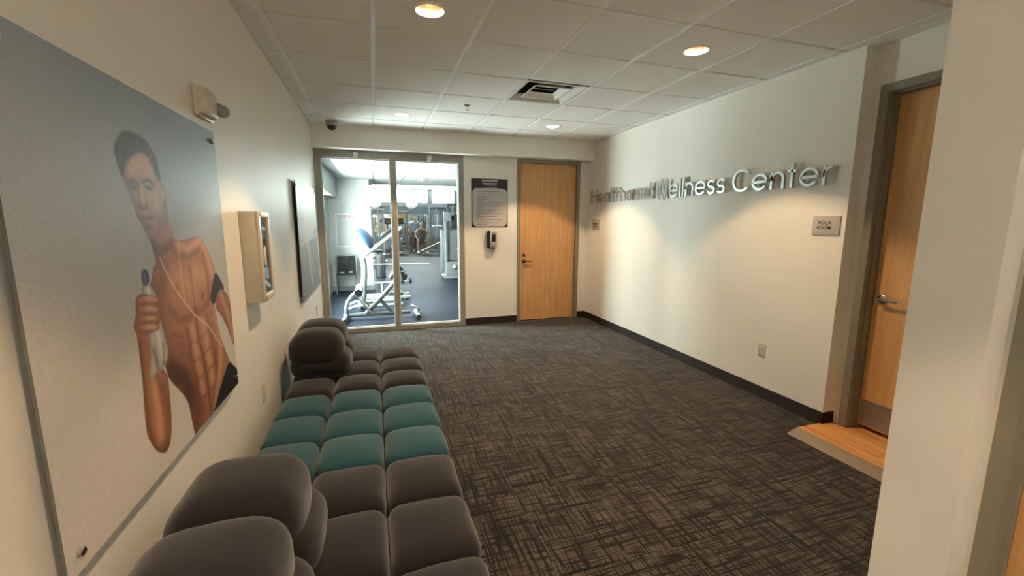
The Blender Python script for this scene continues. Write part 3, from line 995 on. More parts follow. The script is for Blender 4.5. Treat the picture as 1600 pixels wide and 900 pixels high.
    d, a = fill('hand', lin((160, 106, 78)), .004, 2)
    over(lin(SD), a * np.clip(1 - (-d) / .018, 0, 1) * .5)
    for q in range(4):
        d, a = fill('finger%d' % q, lin((188, 134, 102)), .004, 2)
        over(lin(BR), a * np.clip(1 - (-d) / .006, 0, 1) * .75)
        sh(a, [(.39 - .006 * q, .470 - .024 * q), (.425 - .006 * q, .462 - .024 * q)], .007, SL, .6)
    # fine skin and paper grain of the enlarged print
    rng = np.random.default_rng(5)
    return C * (1 + .05 * rng.standard_normal(U.shape)[..., None])

def paint_sea(U, V):
    C = np.empty(U.shape + (3,))
    hz = .46 + .06 * U
    k = np.clip((V - hz) / .5, 0, 1)[..., None]
    sky = lin((176, 188, 194)) * (1 - k) + lin((138, 152, 166)) * k
    sea = lin((132, 142, 148)) * (1 - np.clip((hz - V) / .4, 0, 1)[..., None]) + lin((126, 128, 138)) * np.clip((hz - V) / .4, 0, 1)[..., None]
    a = np.clip((V - hz) / .012 + .5, 0, 1)[..., None]
    C[:] = sea * (1 - a) + sky * a
    for pts, w, col, kk in (([(.30, .80), (.36, .62), (.34, .48)], .03, (196, 192, 190), .5), ([(.40, .46), (.46, .36), (.44, .25), (.52, .12)], .04, (206, 206, 206), .6), ([(.6, .30), (.64, .20)], .03, (190, 192, 196), .5), ([(.0, .5), (.2, .51)], .015, (108, 116, 124), .5), ([(.75, .55), (1.0, .58)], .02, (96, 108, 116), .7)):
        m_ = stroke(U, V, pts, w)[..., None] * kk
        C = C * (1 - m_) + lin(col) * m_
    return C

wall_print('wall_poster', 'large unframed poster of a shirtless man holding a water bottle', 1.072, 2.305, .748, 1.922, 400, paint_athlete)
wall_print('wall_poster', 'hazy grey-blue seascape poster on the left wall near the gym', 4.38, 5.72, .765, 1.905, 130, paint_sea)

# ---- wall cabinet with clear door
cy0, cy1, cz0, cz1, cxf = 2.68, 2.93, 1.075, 1.585, -.618
t = thing('equipment_cabinet', (XL, (cy0 + cy1) / 2, cz0), 'white wall cabinet with clear window beside the athlete poster', 'cabinet')
m = MB()
m.rbox(((XL + cxf) / 2, cy0 + .006, (cz0 + cz1) / 2), (cxf - XL, .012, cz1 - cz0), .004, 2).rbox(((XL + cxf) / 2, cy1 - .006, (cz0 + cz1) / 2), (cxf - XL, .012, cz1 - cz0), .004, 2)
m.box(XL, cxf - .002, cy0 + .01, cy1 - .01, cz0, cz0 + .012).box(XL, cxf - .002, cy0 + .01, cy1 - .01, cz1 - .012, cz1).box(XL, XL + .006, cy0, cy1, cz0, cz1)
m.build('body', 'plastic_ivory', t)
m = MB()
f = cxf
m.rbox((f + .006, cy0 + .022, (cz0 + cz1) / 2), (.020, .044, cz1 - cz0), .007, 3).rbox((f + .006, cy1 - .014, (cz0 + cz1) / 2), (.020, .028, cz1 - cz0), .006, 3)
m.rbox((f + .006, (cy0 + cy1) / 2, cz0 + .02), (.020, cy1 - cy0 - .02, .04), .006, 3).rbox((f + .006, (cy0 + cy1) / 2, cz1 - .018), (.020, cy1 - cy0 - .02, .036), .006, 3)
door = m.build('cabinet_door', 'plastic_ivory', t)
MB().rbox((f + .004, (cy0 + .044 + cy1 - .028) / 2, (cz0 + cz1) / 2), (.004, cy1 - cy0 - .072, cz1 - cz0 - .076), .001, 1).build('pane', 'cabinet_glass', door)
m = MB()
m.rbox((f + .020, cy0 + .052, 1.335), (.012, .020, .105), .005, 2)
m.build('handle', 'plastic_white', door)
for zz in (1.278, 1.392):
    MB().rbox((f + .018, cy0 + .052, zz), (.014, .024, .008), .002, 1).build('handle_cap', 'plastic_black', door)
# made-up grey shape and white arc, after the reflections in the pane
inner_shape = thing('cabinet_contents', (XL + .04, 2.81, cz0 + .012), 'made-up grey kit with white strap inside the wall cabinet', 'contents')
MB().rbox((XL + .040, 2.815, cz0 + .012 + .14), (.055, .145, .28), .022, 3).build('case', 'plastic_grey', inner_shape)
MB().tube([(XL + .069, 2.76, 1.30), (XL + .070, 2.775, 1.38), (XL + .070, 2.81, 1.43), (XL + .070, 2.85, 1.40), (XL + .070, 2.87, 1.30), (XL + .069, 2.875, 1.18)], .006, 8).build('strap', 'plastic_white', inner_shape)
MB().rbox((XL + .072, 2.82, 1.20), (.006, .09, .12), .002, 1).build('pale_plate', 'gym_sill', inner_shape)  # pale blue-grey plate on the lower front of the made-up shape

# ---- emergency light on the left wall
t = thing('emergency_light', (XL, 2.29, 1.98), 'beige wall-mounted emergency light above the athlete poster', 'emergency light')
MB().rbox((XL + .010, 2.285, 2.035), (.020, .180, .125), .006, 2).build('back_plate', 'plastic_ivory', t)
MB().rbox((XL + .030, 2.270, 2.035), (.044, .140, .110), .012, 3).build('housing', 'plastic_ivory', t)
lh = MB().tube([(XL + .045, 2.335, 2.045), (XL + .058, 2.350, 2.035), (XL + .060, 2.372, 2.028)], .020, 14, radii=[.016, .020, .027]).build('lamp_head', 'plastic_grey', t)
MB().lathe([(0, 0), (.026, 0), (.029, .006), (.024, .016), (0, .020)], (XL + .060, 2.372, 2.028), 18, RX(-math.pi / 2)).build('lens', 'lens_clear', lh)

# ---- outlets
def outlet(pos, nrm, label):
    x, y, z = pos
    t = thing('wall_outlet', (x, y, z - .057), label, 'outlet', 'electrical outlets')
    MB().rbox((x + nrm * .003, y, z), (.006, .072, .116), .0025, 2).build('cover_plate', 'plastic_ivory', t)
    for dz in (-.020, .020):
        s = MB().rbox((x + nrm * .0065, y, z + dz), (.003, .033, .028), .0012, 1).build('socket', 'plastic_white', t)
        sl = MB()
        for dy in (-.007, .007):
            sl.box(x + nrm * .0078, x + nrm * .0084, y + dy - .0012, y + dy + .0012, z + dz - .004, z + dz + .006)
        sl.build('slot', 'dark_slot', s, angle=0)
    MB().lathe([(0, 0), (.003, 0), (.0025, .0012), (0, .0014)], (x + nrm * .006, y, z), 8, RY(nrm * math.pi / 2)).build('screw', 'chrome', t)
outlet((XL, 2.87, .475), 1, 'ivory outlet on left wall beside the teal sofa')
outlet((XL, 3.56, .500), 1, 'ivory outlet half hidden beside the far brown sofa')
outlet((XL, 5.49, .475), 1, 'ivory outlet under the seascape poster near the gym')
outlet((XR, 2.773, .425), -1, 'ivory outlet low on the wall under the lettering')

# ---- metal lettering
CAP, XH, SWD = 1.0, .715, .105
h = SWD / 2
def glyph(ch):
    r = XH / 2 - h
    c = XH / 2
    if ch == 'H': return .88, [[(h, 0), (h, 1)], [(.88 - h, 0), (.88 - h, 1)], [(h, .54), (.88 - h, .54)]]
    if ch == 'e': return .80, [[(h + .0, c), (.80 - h, c)] , arc(.40, c, .40 - h, 0, 325, 26, r)]
    if ch == 'a': return .78, [arc(.39, c, .39 - h, 0, 360, 28, r), [(.78 - h, 0), (.78 - h, XH)]]
    if ch == 'd': return .78, [arc(.39, c, .39 - h, 0, 360, 28, r), [(.78 - h, 0), (.78 - h, 1)]]
    if ch == 'l': return SWD, [[(h, 0), (h, 1)]]
    if ch == 't': return .37, [[(.185, 0), (.185, .98)], [(0, XH - h), (.37, XH - h)]]
    if ch in 'nh':
        w = .66
        top = XH if ch == 'n' else 1.0
        return w, [[(h, 0), (h, top)], [(h, XH * .5)] + arc(w / 2, XH - (w / 2 - h) - h, w / 2 - h, 180, 0, 16) + [(w - h, 0)]]
    if ch == 'r': return .37, [[(h, 0), (h, XH)], [(h, .42)] + arc(.36, .40, .31, 178, 92, 8, XH - .40 - h)]
    if ch == 's':
        w = .54
        ru = (XH - 2 * h) / 4
        up = arc(w / 2, XH - h - ru, w / 2 - h, 25, 270, 14, ru)
        dn = arc(w / 2, h + ru, w / 2 - h, 90, -155, 14, ru)
        return w, [up + dn[1:]]
    if ch == 'C': return .98, [arc(.53, .5, .53 - h, 42, 318, 30, .5 - h)]
    if ch == 'W': return 1.20, [[(h * .8, 1), (.33, h), (.60, .97), (.87, h), (1.20 - h * .8, 1)]]
def ribbon(path, w):
    P = [Vector((p[0], p[1])) for p in path]
    closed = (P[0] - P[-1]).length < 1e-4
    if closed: P = P[:-1]
    n = len(P)
    Lf, Rt = [], []
    for i in range(n):
        if closed:
            a, b = P[i - 1], P[(i + 1) % n]
            d0, d1 = (P[i] - a).normalized(), (b - P[i]).normalized()
        else:
            d0 = (P[i] - P[i - 1]).normalized() if i else (P[1] - P[0]).normalized()
            d1 = (P[i + 1] - P[i]).normalized() if i < n - 1 else d0
        n0, n1 = Vector((-d0.y, d0.x)), Vector((-d1.y, d1.x))
        mm = (n0 + n1)
        mm = mm.normalized() if mm.length > 1e-6 else n0
        k = (w / 2) / max(.35, mm.dot(n0))
        Lf.append(P[i] + mm * k); Rt.append(P[i] - mm * k)
    return Lf, Rt, closed
sign = thing('wall_sign', (XR, 4.1, 1.803), 'brushed metal lettering reading Health and Wellness Center', 'sign')
SC = .197
def letter(ch, yl, sx):
    w, strokes = glyph(ch)
    mb = MB()
    x0, x1 = XR - .052, XR - .026
    def P(a, b, d): return (d, yl - a * SC * sx, 1.803 + b * SC)
    for st in strokes:
        Lf, Rt, closed = ribbon(st, SWD)
        n = len(Lf)
        vs = []
        for i in range(n):
            vs += [P(*Lf[i], x0), P(*Rt[i], x0), P(*Rt[i], x1), P(*Lf[i], x1)]
        fs = []
        for i in range(n if closed else n - 1):
            a, b = 4 * i, 4 * ((i + 1) % n)
            for k in range(4):
                fs.append((a + k, a + (k + 1) % 4, b + (k + 1) % 4, b + k))
        if not closed:
            fs += [(0, 1, 2, 3), (4 * n - 1, 4 * n - 2, 4 * n - 3, 4 * n - 4)]
        mb.add(vs, fs)
    o = mb.build('letter', 'brushed_alu', sign, angle=30)
    # mounting studs back to the wall
    for a, b in (strokes[0][0], strokes[0][len(strokes[0]) // 2]):
        p = P(min(max(a, .05), w - .05), min(max(b, .06), .9), x1)
        MB().tube([p, (XR, p[1], p[2])], .004, 6).build('stud', 'chrome', o)
    return w * SC * sx
def word(txt, y_left, y_right):
    tot = sum(glyph(c)[0] for c in txt) * SC
    span = y_left - y_right
    gap = .030 if len(txt) < 8 else .026
    sx = (span - gap * (len(txt) - 1)) / tot
    y = y_left
    for c in txt:
        y -= letter(c, y, sx) + gap
word('Health', 5.926, 5.067)
word('and', 4.969, 4.437)
word('Wellness', 4.350, 3.297)
word('Center', 3.209, 2.299)

# ---- room signs
def text_mesh(txt, size):
    cu = bpy.data.curves.new('lettering', 'FONT')
    cu.body = txt
    cu.size = size
    cu.align_x = 'CENTER'
    cu.extrude = .0006
    cu.offset = size * .012
    o = bpy.data.objects.new('lettering_tmp', cu)
    COL.objects.link(o)
    dg = bpy.context.evaluated_depsgraph_get()
    me = bpy.data.meshes.new_from_object(o.evaluated_get(dg))
    bpy.data.objects.remove(o)
    return me
t = thing('room_sign', (XR, 2.335, 1.45), 'grey plaque reading YOGA ROOM on the lettering wall', 'sign')
MB().rbox((XR - .006, 2.335, 1.513), (.010, .205, .140), .003, 2).build('plaque', 'sign_face', t)
for txt, zz in (('YOGA', 1.521), ('ROOM', 1.484)):
    me = text_mesh(txt, .036)
    me.materials.append(MATS['sign_ink'])
    o = bpy.data.objects.new('lettering', me); COL.objects.link(o); o.parent = t
    o.location = Vector((XR - .0118, 2.345, zz)) - W[t.name]
    o.rotation_euler = (math.pi / 2, 0, -math.pi / 2)
    W[o.name] = Vector(o.location) + W[t.name]
t = thing('room_sign', (XR, 5.83, 1.41), 'small grey plaque beside the wooden end door', 'sign')
MB().rbox((XR - .005, 5.83, 1.487), (.010, .21, .150), .003, 2).build('plaque', 'sign_face', t)
MB().box(XR - .0112, XR - .0098, 5.77, 5.90, 1.492, 1.512).box(XR - .0112, XR - .0098, 5.79, 5.88, 1.455, 1.469).build('lettering', 'sign_ink', t, angle=0)

# ---- notice poster on the end wall
t = thing('notice_board', (1.62, YF, 1.45), 'black notice with rounded white text panel on the end wall', 'notice')
MB().rbox((1.62, YF - .004, 1.795), (.545, .008, .69), .002, 1).build('backing', 'notice_black', t)
pp = []
x0, x1, z0, z1, rr = 1.360, 1.880, 1.460, 2.005, .07
for cx_, cz_, a0 in ((x1 - rr, z1 - rr, 0), (x0 + rr, z1 - rr, 90), (x0 + rr, z0 + rr, 180), (x1 - rr, z0 + rr, 270)):
    pp += arc(cx_, cz_, rr, a0, a0 + 90, 8)
paper = MB().prism(pp, YF - .0102, YF - .0075, lambda a, b, d: (a, d, b)).build('text_panel', 'notice_paper', t, angle=20)
m = MB()
zz = 1.957
lens = [.33, .22, .38, .22, .14, .16, .12, .40, .18, .36, .11, .07, .29, .25, .38, .05, .30, .09, .38, .17, .37, .16]
for L in lens:
    m.box(1.425, 1.425 + L, YF - .0108, YF - .0101, zz - .0035, zz + .0035)
    zz -= .0222
m.build('text_lines', 'notice_ink', paper, angle=0)
m = MB()
for L, zz, hh in ((.235, 2.112, .011), (.215, 2.072, .008), (.165, 2.050, .006), (.22, 2.016, .004)):
    m.box(1.62 - L / 2, 1.62 + L / 2, YF - .0088, YF - .0079, zz - hh, zz + hh)
m.build('heading_lines', 'notice_white_ink', t, angle=0)

# ---- soap dispenser
t = thing('sanitizer_dispenser', (1.645, YF, 1.14), 'black and silver hand sanitizer dispenser under the notice', 'dispenser')
MB().rbox((1.640, YF - .040, 1.272), (.150, .080, .262), .030, 4).build('body', 'plastic_black', t)
m = MB().rbox((1.655, YF - .084, 1.272), (.108, .022, .258), .010, 3)
m.build('front_cover', 'brushed_alu', t)
MB().rbox((1.652, YF - .096, 1.292), (.058, .006, .110), .003, 2).build('window', 'plastic_black', t)
MB().rbox((1.650, YF - .052, 1.138), (.050, .040, .012), .004, 2).build('nozzle', 'plastic_grey', t)

# ---- small clear brackets under the soffit
for bx, lab in ((-.19, 'small clear bracket over the left glass pane'), (.76, 'small clear bracket over the right glass pane')):
    t = thing('header_bracket', (bx, YF - .012, 2.39), lab, 'bracket', 'clear brackets on the glass wall header')
    MB().rbox((bx, YF - .020, 2.400), (.055, .016, .050), .006, 2).build('base', 'lens_clear', t)
    m = MB()
    for s in (-1, 1):
        m.tube([(bx + s * .018, YF - .026, 2.395), (bx + s * .016, YF - .045, 2.375), (bx + s * .013, YF - .050, 2.352), (bx + s * .011, YF - .040, 2.343)], .010, 8)
    m.build('prong', 'lens_clear', t)

# ---- modular sofas
def cushion(x0, x1, y0, y1, z0, z1, r=.05, bulge=.02, n=11, seed=0, tilt=None, side_bulge=.0):
    """rounded, slightly wrinkled upholstered block"""
    mb = MB()
    c = Vector(((x0 + x1) / 2, (y0 + y1) / 2, (z0 + z1) / 2))
    hx, hy, hz = (x1 - x0) / 2, (y1 - y0) / 2, (z1 - z0) / 2
    r = min(r, hx * .95, hy * .95, hz * .95)
    def face(ax, sg):
        o1, o2 = [k for k in range(3) if k != ax]
        idx = []
        for i in range(n + 1):
            row = []
            for j in range(n + 1):
                q = [0, 0, 0]
                q[ax] = sg
                # denser near the edges
                s = math.sin((i / n - .5) * math.pi); tt = math.sin((j / n - .5) * math.pi)
                q[o1], q[o2] = s, tt
                p = Vector((q[0] * hx, q[1] * hy, q[2] * hz))
                inn = Vector((max(-hx + r, min(hx - r, p.x)), max(-hy + r, min(hy - r, p.y)), max(-hz + r, min(hz - r, p.z))))
                d = p - inn
                if d.length > 1e-9:
                    p = inn + d.normalized() * r
                fx, fy, fz = 1 - (p.x / hx) ** 2, 1 - (p.y / hy) ** 2, 1 - (p.z / hz) ** 2
                if p.z > 0: p.z += bulge * max(fx, 0) * max(fy, 0)
                p.x += math.copysign(side_bulge * max(fy, 0) * max(fz, 0), p.x) * (abs(p.x) / hx)
                p.y += math.copysign(side_bulge * max(fx, 0) * max(fz, 0), p.y) * (abs(p.y) / hy)
                w = p + c
                edge = max(abs(p.x) / hx, abs(p.y) / hy)
                nz = noise.noise(Vector((w.x * 22 + seed, w.y * 22, w.z * 9))) * .0035 * edge ** 3 + noise.noise(Vector((w.x * 6, w.y * 6 + seed, w.z * 6))) * .005
                p += p.normalized() * nz
                row.append(p + c)
            idx.append(row)
        vs = [p for row in idx for p in row]
        fs = [(i * (n + 1) + j, (i + 1) * (n + 1) + j, (i + 1) * (n + 1) + j + 1, i * (n + 1) + j + 1) for i in range(n) for j in range(n)]
        mb.add(vs, fs)
    for ax in range(3):
        for sg in (-1, 1):
            face(ax, sg)
    # weld
    bm = bmesh.new()
    bv = [bm.verts.new(p) for p in mb.v]
    for f in mb.f:
        try: bm.faces.new([bv[i] for i in f])
        except ValueError: pass
    bmesh.ops.remove_doubles(bm, verts=bm.verts, dist=.0006)
    bm.verts.index_update()
    out = MB()
    out.v = [tuple(v.co) for v in bm.verts]
    out.f = [tuple(v.index for v in f.verts) for f in bm.faces]
    bm.free()
    return out

SX = [-.618, -.315, .000, .322]
def sofa(y0, rows, fabric, label, back_rows, seed):
    y3 = rows[-1]
    t = thing('sofa_module', ((SX[0] + SX[-1]) / 2, (y0 + y3) / 2, 0), label, 'sofa', 'modular sofas along the left wall')
    MB().rbox(((SX[0] + SX[-1]) / 2, (y0 + y3) / 2, .115), (SX[-1] - SX[0] - .04, y3 - y0 - .04, .13), .02, 2).build('base', fabric, t)
    for sx_ in (SX[0] + .08, SX[-1] - .08):
        for sy_ in (y0 + .08, y3 - .08):
            MB().lathe([(0, 0), (.022, 0), (.026, .055), (0, .055)], (sx_, sy_, 0), 14).build('foot', 'foot_black', t)
    for i in range(3):
        for j in range(3):
            cushion(SX[i] + .001, SX[i + 1] - .001, rows[j] + .001, rows[j + 1] - .001, .16, .408, .055, .026, 12, seed + i * 3 + j).build('seat_cushion', fabric, t, angle=80)
    for j in back_rows:
        a, b = rows[j] + .002, rows[j + 1] - .002
        cushion(SX[0], -.215, a, b, .385, .575, .085, .012, 12, seed + 20 + j, side_bulge=.010).build('back_roll', fabric, t, angle=80)
        cushion(SX[0] - .005, -.262, a - .004, b + .004, .470, .715, .095, .022, 14, seed + 30 + j, side_bulge=.012).build('back_cushion', fabric, t, angle=80)
    return t
sofa(.975, [.975, 1.300, 1.650, 1.985], 'fabric_charcoal', 'charcoal brown tufted sofa module nearest the viewer', (0, 1), 3)
sofa(1.990, [1.990, 2.300, 2.615, 2.928], 'fabric_teal', 'teal green tufted backless seat between two brown modules', (), 51)
sofa(2.933, [2.933, 3.240, 3.560, 3.875], 'fabric_charcoal', 'charcoal brown tufted sofa module nearest the gym', (1, 2), 90)

# ---- crumb on the carpet
tag(MB().rbox((3.02, 5.40, .008), (.022, .016, .012), .005, 2, RZ(.5)).build('paper_scrap', 'plastic_white', None, (3.02, 5.40, 0)), 'tiny white paper scrap on the carpet near the right baseboard', 'litter')

# ================================================================== THE GYM BEYOND THE GLASS
GXL, GXR, GYE, GZ1, GZ2 = -.92, 7.5, 23.1, 2.42, 3.16
YG = YF + .16
YW = 9.98                     # white cross wall
struct('floor_gym', MB().box(GXL - .12, GXR, YF + .09, YW, -.10, .0).box(-5.0, GXR, YW, GYE + .1, -.10, .0), 'gym_rubber', 'dark glossy rubber gym floor', 'floor')
g = MB()
# near left window wall: sill, header, end piers; opening y 6.60..8.80, z .47..2.0
g.box(GXL - .12, GXL, YG - .15, 6.60, 0, GZ1 + .1).box(GXL - .12, GXL, 8.80, YW + .1, 0, GZ1 + .1)
g.box(GXL - .12, GXL, 6.60, 8.80, 0, .47).box(GXL - .12, GXL, 6.60, 8.80, 2.0, GZ1 + .1)
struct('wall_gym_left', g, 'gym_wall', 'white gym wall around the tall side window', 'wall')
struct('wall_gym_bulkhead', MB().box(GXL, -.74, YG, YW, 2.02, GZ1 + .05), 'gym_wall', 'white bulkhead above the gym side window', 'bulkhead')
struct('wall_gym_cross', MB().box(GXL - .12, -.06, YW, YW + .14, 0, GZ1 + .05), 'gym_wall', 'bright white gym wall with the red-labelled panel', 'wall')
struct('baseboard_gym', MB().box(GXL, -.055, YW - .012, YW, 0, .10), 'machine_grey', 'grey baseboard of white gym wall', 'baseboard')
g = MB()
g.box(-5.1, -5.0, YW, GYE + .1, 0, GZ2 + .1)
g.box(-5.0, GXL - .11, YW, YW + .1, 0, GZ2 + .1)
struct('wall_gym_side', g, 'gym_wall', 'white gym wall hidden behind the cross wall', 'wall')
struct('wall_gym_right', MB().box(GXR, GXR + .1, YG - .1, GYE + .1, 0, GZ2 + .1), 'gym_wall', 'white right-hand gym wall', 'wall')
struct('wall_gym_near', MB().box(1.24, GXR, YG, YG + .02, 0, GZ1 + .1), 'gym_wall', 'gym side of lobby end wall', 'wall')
# window in the side wall
w2 = thing('window_2', (GXL - .06, 7.70, .47), 'tall bright side window of the gym', 'window'); w2['kind'] = 'structure'
m = MB()
m.box(GXL - .09, GXL - .04, 6.60, 6.65, .47, 2.0).box(GXL - .09, GXL - .04, 8.75, 8.80, .47, 2.0).box(GXL - .09, GXL - .04, 6.65, 8.75, .47, .52).box(GXL - .09, GXL - .04, 6.65, 8.75, 1.95, 2.0)
m.build('window_frame', 'gasket', w2, angle=20)
for yy in (7.35, 8.05):
    MB().box(GXL - .09, GXL - .04, yy - .02, yy + .02, .52, 1.95).build('mullion', 'gasket', w2, angle=20)
MB().box(GXL - .088, GXL - .042, 6.65, 8.75, 1.05, 1.08).build('transom', 'gasket', w2, angle=20)
for a, b in ((6.65, 7.33), (7.37, 8.03), (8.07, 8.75)):
    MB().box(GXL - .068, GXL - .062, a, b, .52, 1.95).build('pane', 'pane_glass', w2, angle=0)

# ceilings
YSTEP = 11.1
gc = struct('ceiling_gym', MB().box(GXL, GXR, YG, YSTEP, GZ1 + .03, GZ1 + .12), 'gym_wall', 'white suspended gym ceiling with thin grid', 'ceiling')
gtile = {}
gx = [-.74] + [.03 + .61 * i for i in range(-1, 12)] + [GXR]
gy = [YG] + [YG + .34 + .61 * j for j in range(0, 8)]
gy = [y for y in gy if y < YSTEP - .1] + [YSTEP]
for j in range(len(gy) - 1):
    for i in range(len(gx) - 1):
        if gx[i] > 5.5: continue
        if abs(gy[j] - 8.46) < .2 and .5 < gx[i] < 1.9 and i % 1 == 0 and gx[i + 1] < 1.95:
            pass
        w, d = round(gx[i + 1] - gx[i] - .022, 3), round(gy[j + 1] - gy[j] - .022, 3)
        if (w, d) not in gtile:
            me = MB().rbox((0, 0, .006), (w, d, .012), .003, 1).mesh('ceiling_tile', angle=0)
            me.materials.append(MATS['gym_wall'])
            gtile[(w, d)] = me
        inst('ceiling_tile', gtile[(w, d)], ((gx[i] + gx[i + 1]) / 2, (gy[j] + gy[j + 1]) / 2, GZ1), gc)
MB().box(-.74, GXR, YG, YSTEP, GZ1 + .008, GZ1 + .014).build('grid_backing', 'machine_grey', gc, angle=0)
struct('ceiling_gym_far', MB().box(-5.0, GXR, YSTEP, GYE + .1, GZ2, GZ2 + .1), 'gym_wall', 'higher white ceiling at far end of gym', 'ceiling')
struct('wall_gym_step', MB().box(-.06, GXR, YSTEP, YSTEP + .12, GZ1 + .0, GZ2), 'gym_slate', 'dark drop face where gym ceiling steps up', 'bulkhead')

# gym far wall with clerestory windows
g = MB()
g.box(-5.0, GXR, GYE, GYE + .12, 0, 2.27)
struct('wall_gym_far', g, 'gym_slate', 'slate-blue far wall of the gym', 'wall')
struct('trim_1', MB().box(-5.0, GXR, GYE - .04, GYE + .12, 2.27, 2.49), 'gym_sill', 'pale sill band under the gym clerestory windows', 'trim')
w3 = thing('window_3', (1.9, GYE + .06, 2.49), 'row of bright clerestory windows at far end of gym', 'window'); w3['kind'] = 'structure'
edges = [-5.0, -3.4, -1.9, -.35, .42, 1.61, 2.78]
for a in edges[1:-1]:
    MB().box(a - .03, a + .03, GYE, GYE + .10, 2.49, 3.12).build('mullion', 'gym_sill', w3, angle=20)
MB().box(2.72, 2.98, GYE - .10, GYE + .12, 2.49, GZ2).build('pillar', 'gym_sill', w3, angle=20)
MB().box(4.12, GXR, GYE - .02, GYE + .12, 2.49, GZ2).build('pillar', 'gym_sill', w3, angle=20)
MB().box(-5.0, 4.12, GYE, GYE + .10, 3.10, GZ2).build('head', 'gym_sill', w3, angle=20)
for a, b in zip(edges[:-1], edges[1:]):
    MB().box(a + .03, b - .03, GYE + .05, GYE + .056, 2.49, 3.10).build('pane', 'pane_glass', w3, angle=0)
MB().box(2.98, 4.12, GYE + .05, GYE + .056, 2.49, 3.10).build('pane', 'pane_glass', w3, angle=0)
# mirrors on the far wall
mr = thing('wall_mirror', (1.5, GYE - .02, .18), 'long wall mirror behind the gym machines', 'mirror')
for k in range(7):
    a = -2.0 + k * 1.2
    MB().rbox((a + .6, GYE - .012, 1.02), (1.19, .016, 1.72), .003, 1).build('panel', 'gym_mirror', mr)

# gym ceiling lamps
def gym_lamp(x0, x1, y0, y1, z, label):
    t = thing('ceiling_lamp', ((x0 + x1) / 2, (y0 + y1) / 2, z), label, 'ceiling lamp', 'strip lamps on the gym ceiling')
    m = MB()
    m.box(x0, x1, y0, y0 + .015, z - .035, z).box(x0, x1, y1 - .015, y1, z - .035, z).box(x0, x0 + .015, y0 + .015, y1 - .015, z - .035, z).box(x1 - .015, x1, y0 + .015, y1 - .015, z - .035, z)
    m.build('housing', 'gym_wall', t, angle=0)
    MB().rbox(((x0 + x1) / 2, (y0 + y1) / 2, z - .028), (x1 - x0 - .032, y1 - y0 - .032, .012), .004, 1).build('diffuser', 'lamp_panel', t)
gym_lamp(.68, 1.90, 8.55, 8.86, GZ1 - .0005, 'warm strip lamp on the gym ceiling behind the right pane')
gym_lamp(3.0, 4.22, 8.55, 8.86, GZ1 - .0005, 'warm strip lamp on the near gym ceiling hidden by the end wall')
for k, (lx, ly) in enumerate(((.3, 13.4), (3.4, 13.4), (.3, 17.4), (3.4, 17.4), (-2.6, 15.4), (5.8, 15.4))):
    gym_lamp(lx, lx + 1.22, ly, ly + .31, GZ2 - .0005, 'strip lamp high on the far gym ceiling, %s' % ['left front', 'right front', 'left rear', 'right rear', 'far left', 'far right'][k])

# smoke detector on gym ceiling
t = thing('smoke_detector', (1.02, 9.47, GZ1), 'small tan detector on the gym ceiling behind the strip lamp', 'detector')
MB().lathe([(0, 0), (.085, 0), (.08, -.018), (.03, -.026), (0, -.026)], (1.02, 9.47, GZ1), 20).build('base', 'plastic_ivory', t)
MB().lathe([(0, -.026), (.012, -.026), (.010, -.06), (0, -.062)], (1.02, 9.47, GZ1), 10).build('sensor_tip', 'plastic_grey', t)

# wall access panel with red label
t = thing('access_panel', (-.53, YW, 1.0), 'white wall access panel with red label strip in the gym', 'panel')
MB().rbox((-.535, YW - .006, 1.33), (.50, .014, .72), .003, 1).build('frame', 'gasket', t)
MB().rbox((-.535, YW - .014, 1.33), (.455, .006, .675), .002, 1).build('panel_door', 'gym_wall', t)
lb = MB().rbox((-.545, YW - .018, 1.625), (.27, .003, .045), .001, 1).build('red_label', 'red_sign', t)
m = MB()
for a, b in ((-.665, -.590), (-.575, -.500), (-.485, -.425)):
    m.box(a, b, YW - .0202, YW - .0194, 1.614, 1.636)
m.build('lettering', 'gym_wall', lb, angle=0)

# dark camera/speaker at the end of the cross wall
t = thing('wall_speaker', (-.05, YW - .05, 2.30), 'small dark speaker high at the end of the white gym wall', 'speaker')
MB().rbox((-.045, YW - .055, 2.345), (.07, .09, .11), .01, 2).build('cabinet', 'machine_grey', t)
MB().rbox((-.045, YW - .102, 2.345), (.055, .008, .09), .003, 1).build('grille', 'plastic_black', t)

# folding chair against the cross wall
t = thing('folding_chair', (-.60, YW - .25, 0), 'grey folding chair standing before the white gym wall', 'chair')
ya = YW - .30
m = MB()
for s in (-1, 1):
    xx = -.60 + s * .205
    m.tube([(xx, ya - .10, .0), (xx, ya, .40), (xx, ya + .06, .74), (-.60 + s * .17, ya + .07, .80), (-.60, ya + .072, .815)], .013, 8)
m.build('front_frame', 'machine_grey', t)
m = MB()
for s in (-1, 1):
    xx = -.60 + s * .18
    m.tube([(xx, ya + .18, .0), (xx, ya - .02, .44)], .011, 8)
m.tube([(-.78, ya + .13, .12), (-.42, ya + .13, .12)], .009, 8)
m.build('rear_leg', 'machine_grey', t)
bk = MB().rbox((-.60, ya + .045, .590), (.36, .024, .40), .03, 3, RX(-.15)).build('backrest', 'chair_vinyl', t)
for s in (-1, 1):
    MB().rbox((-.60 + s * .085, ya + .006, .445), (.07, .006, .028), .002, 1).build('sticker', 'plastic_white', bk)
MB().rbox((-.60, ya - .06, .425), (.36, .32, .03), .012, 2).build('seat', 'chair_vinyl', t)

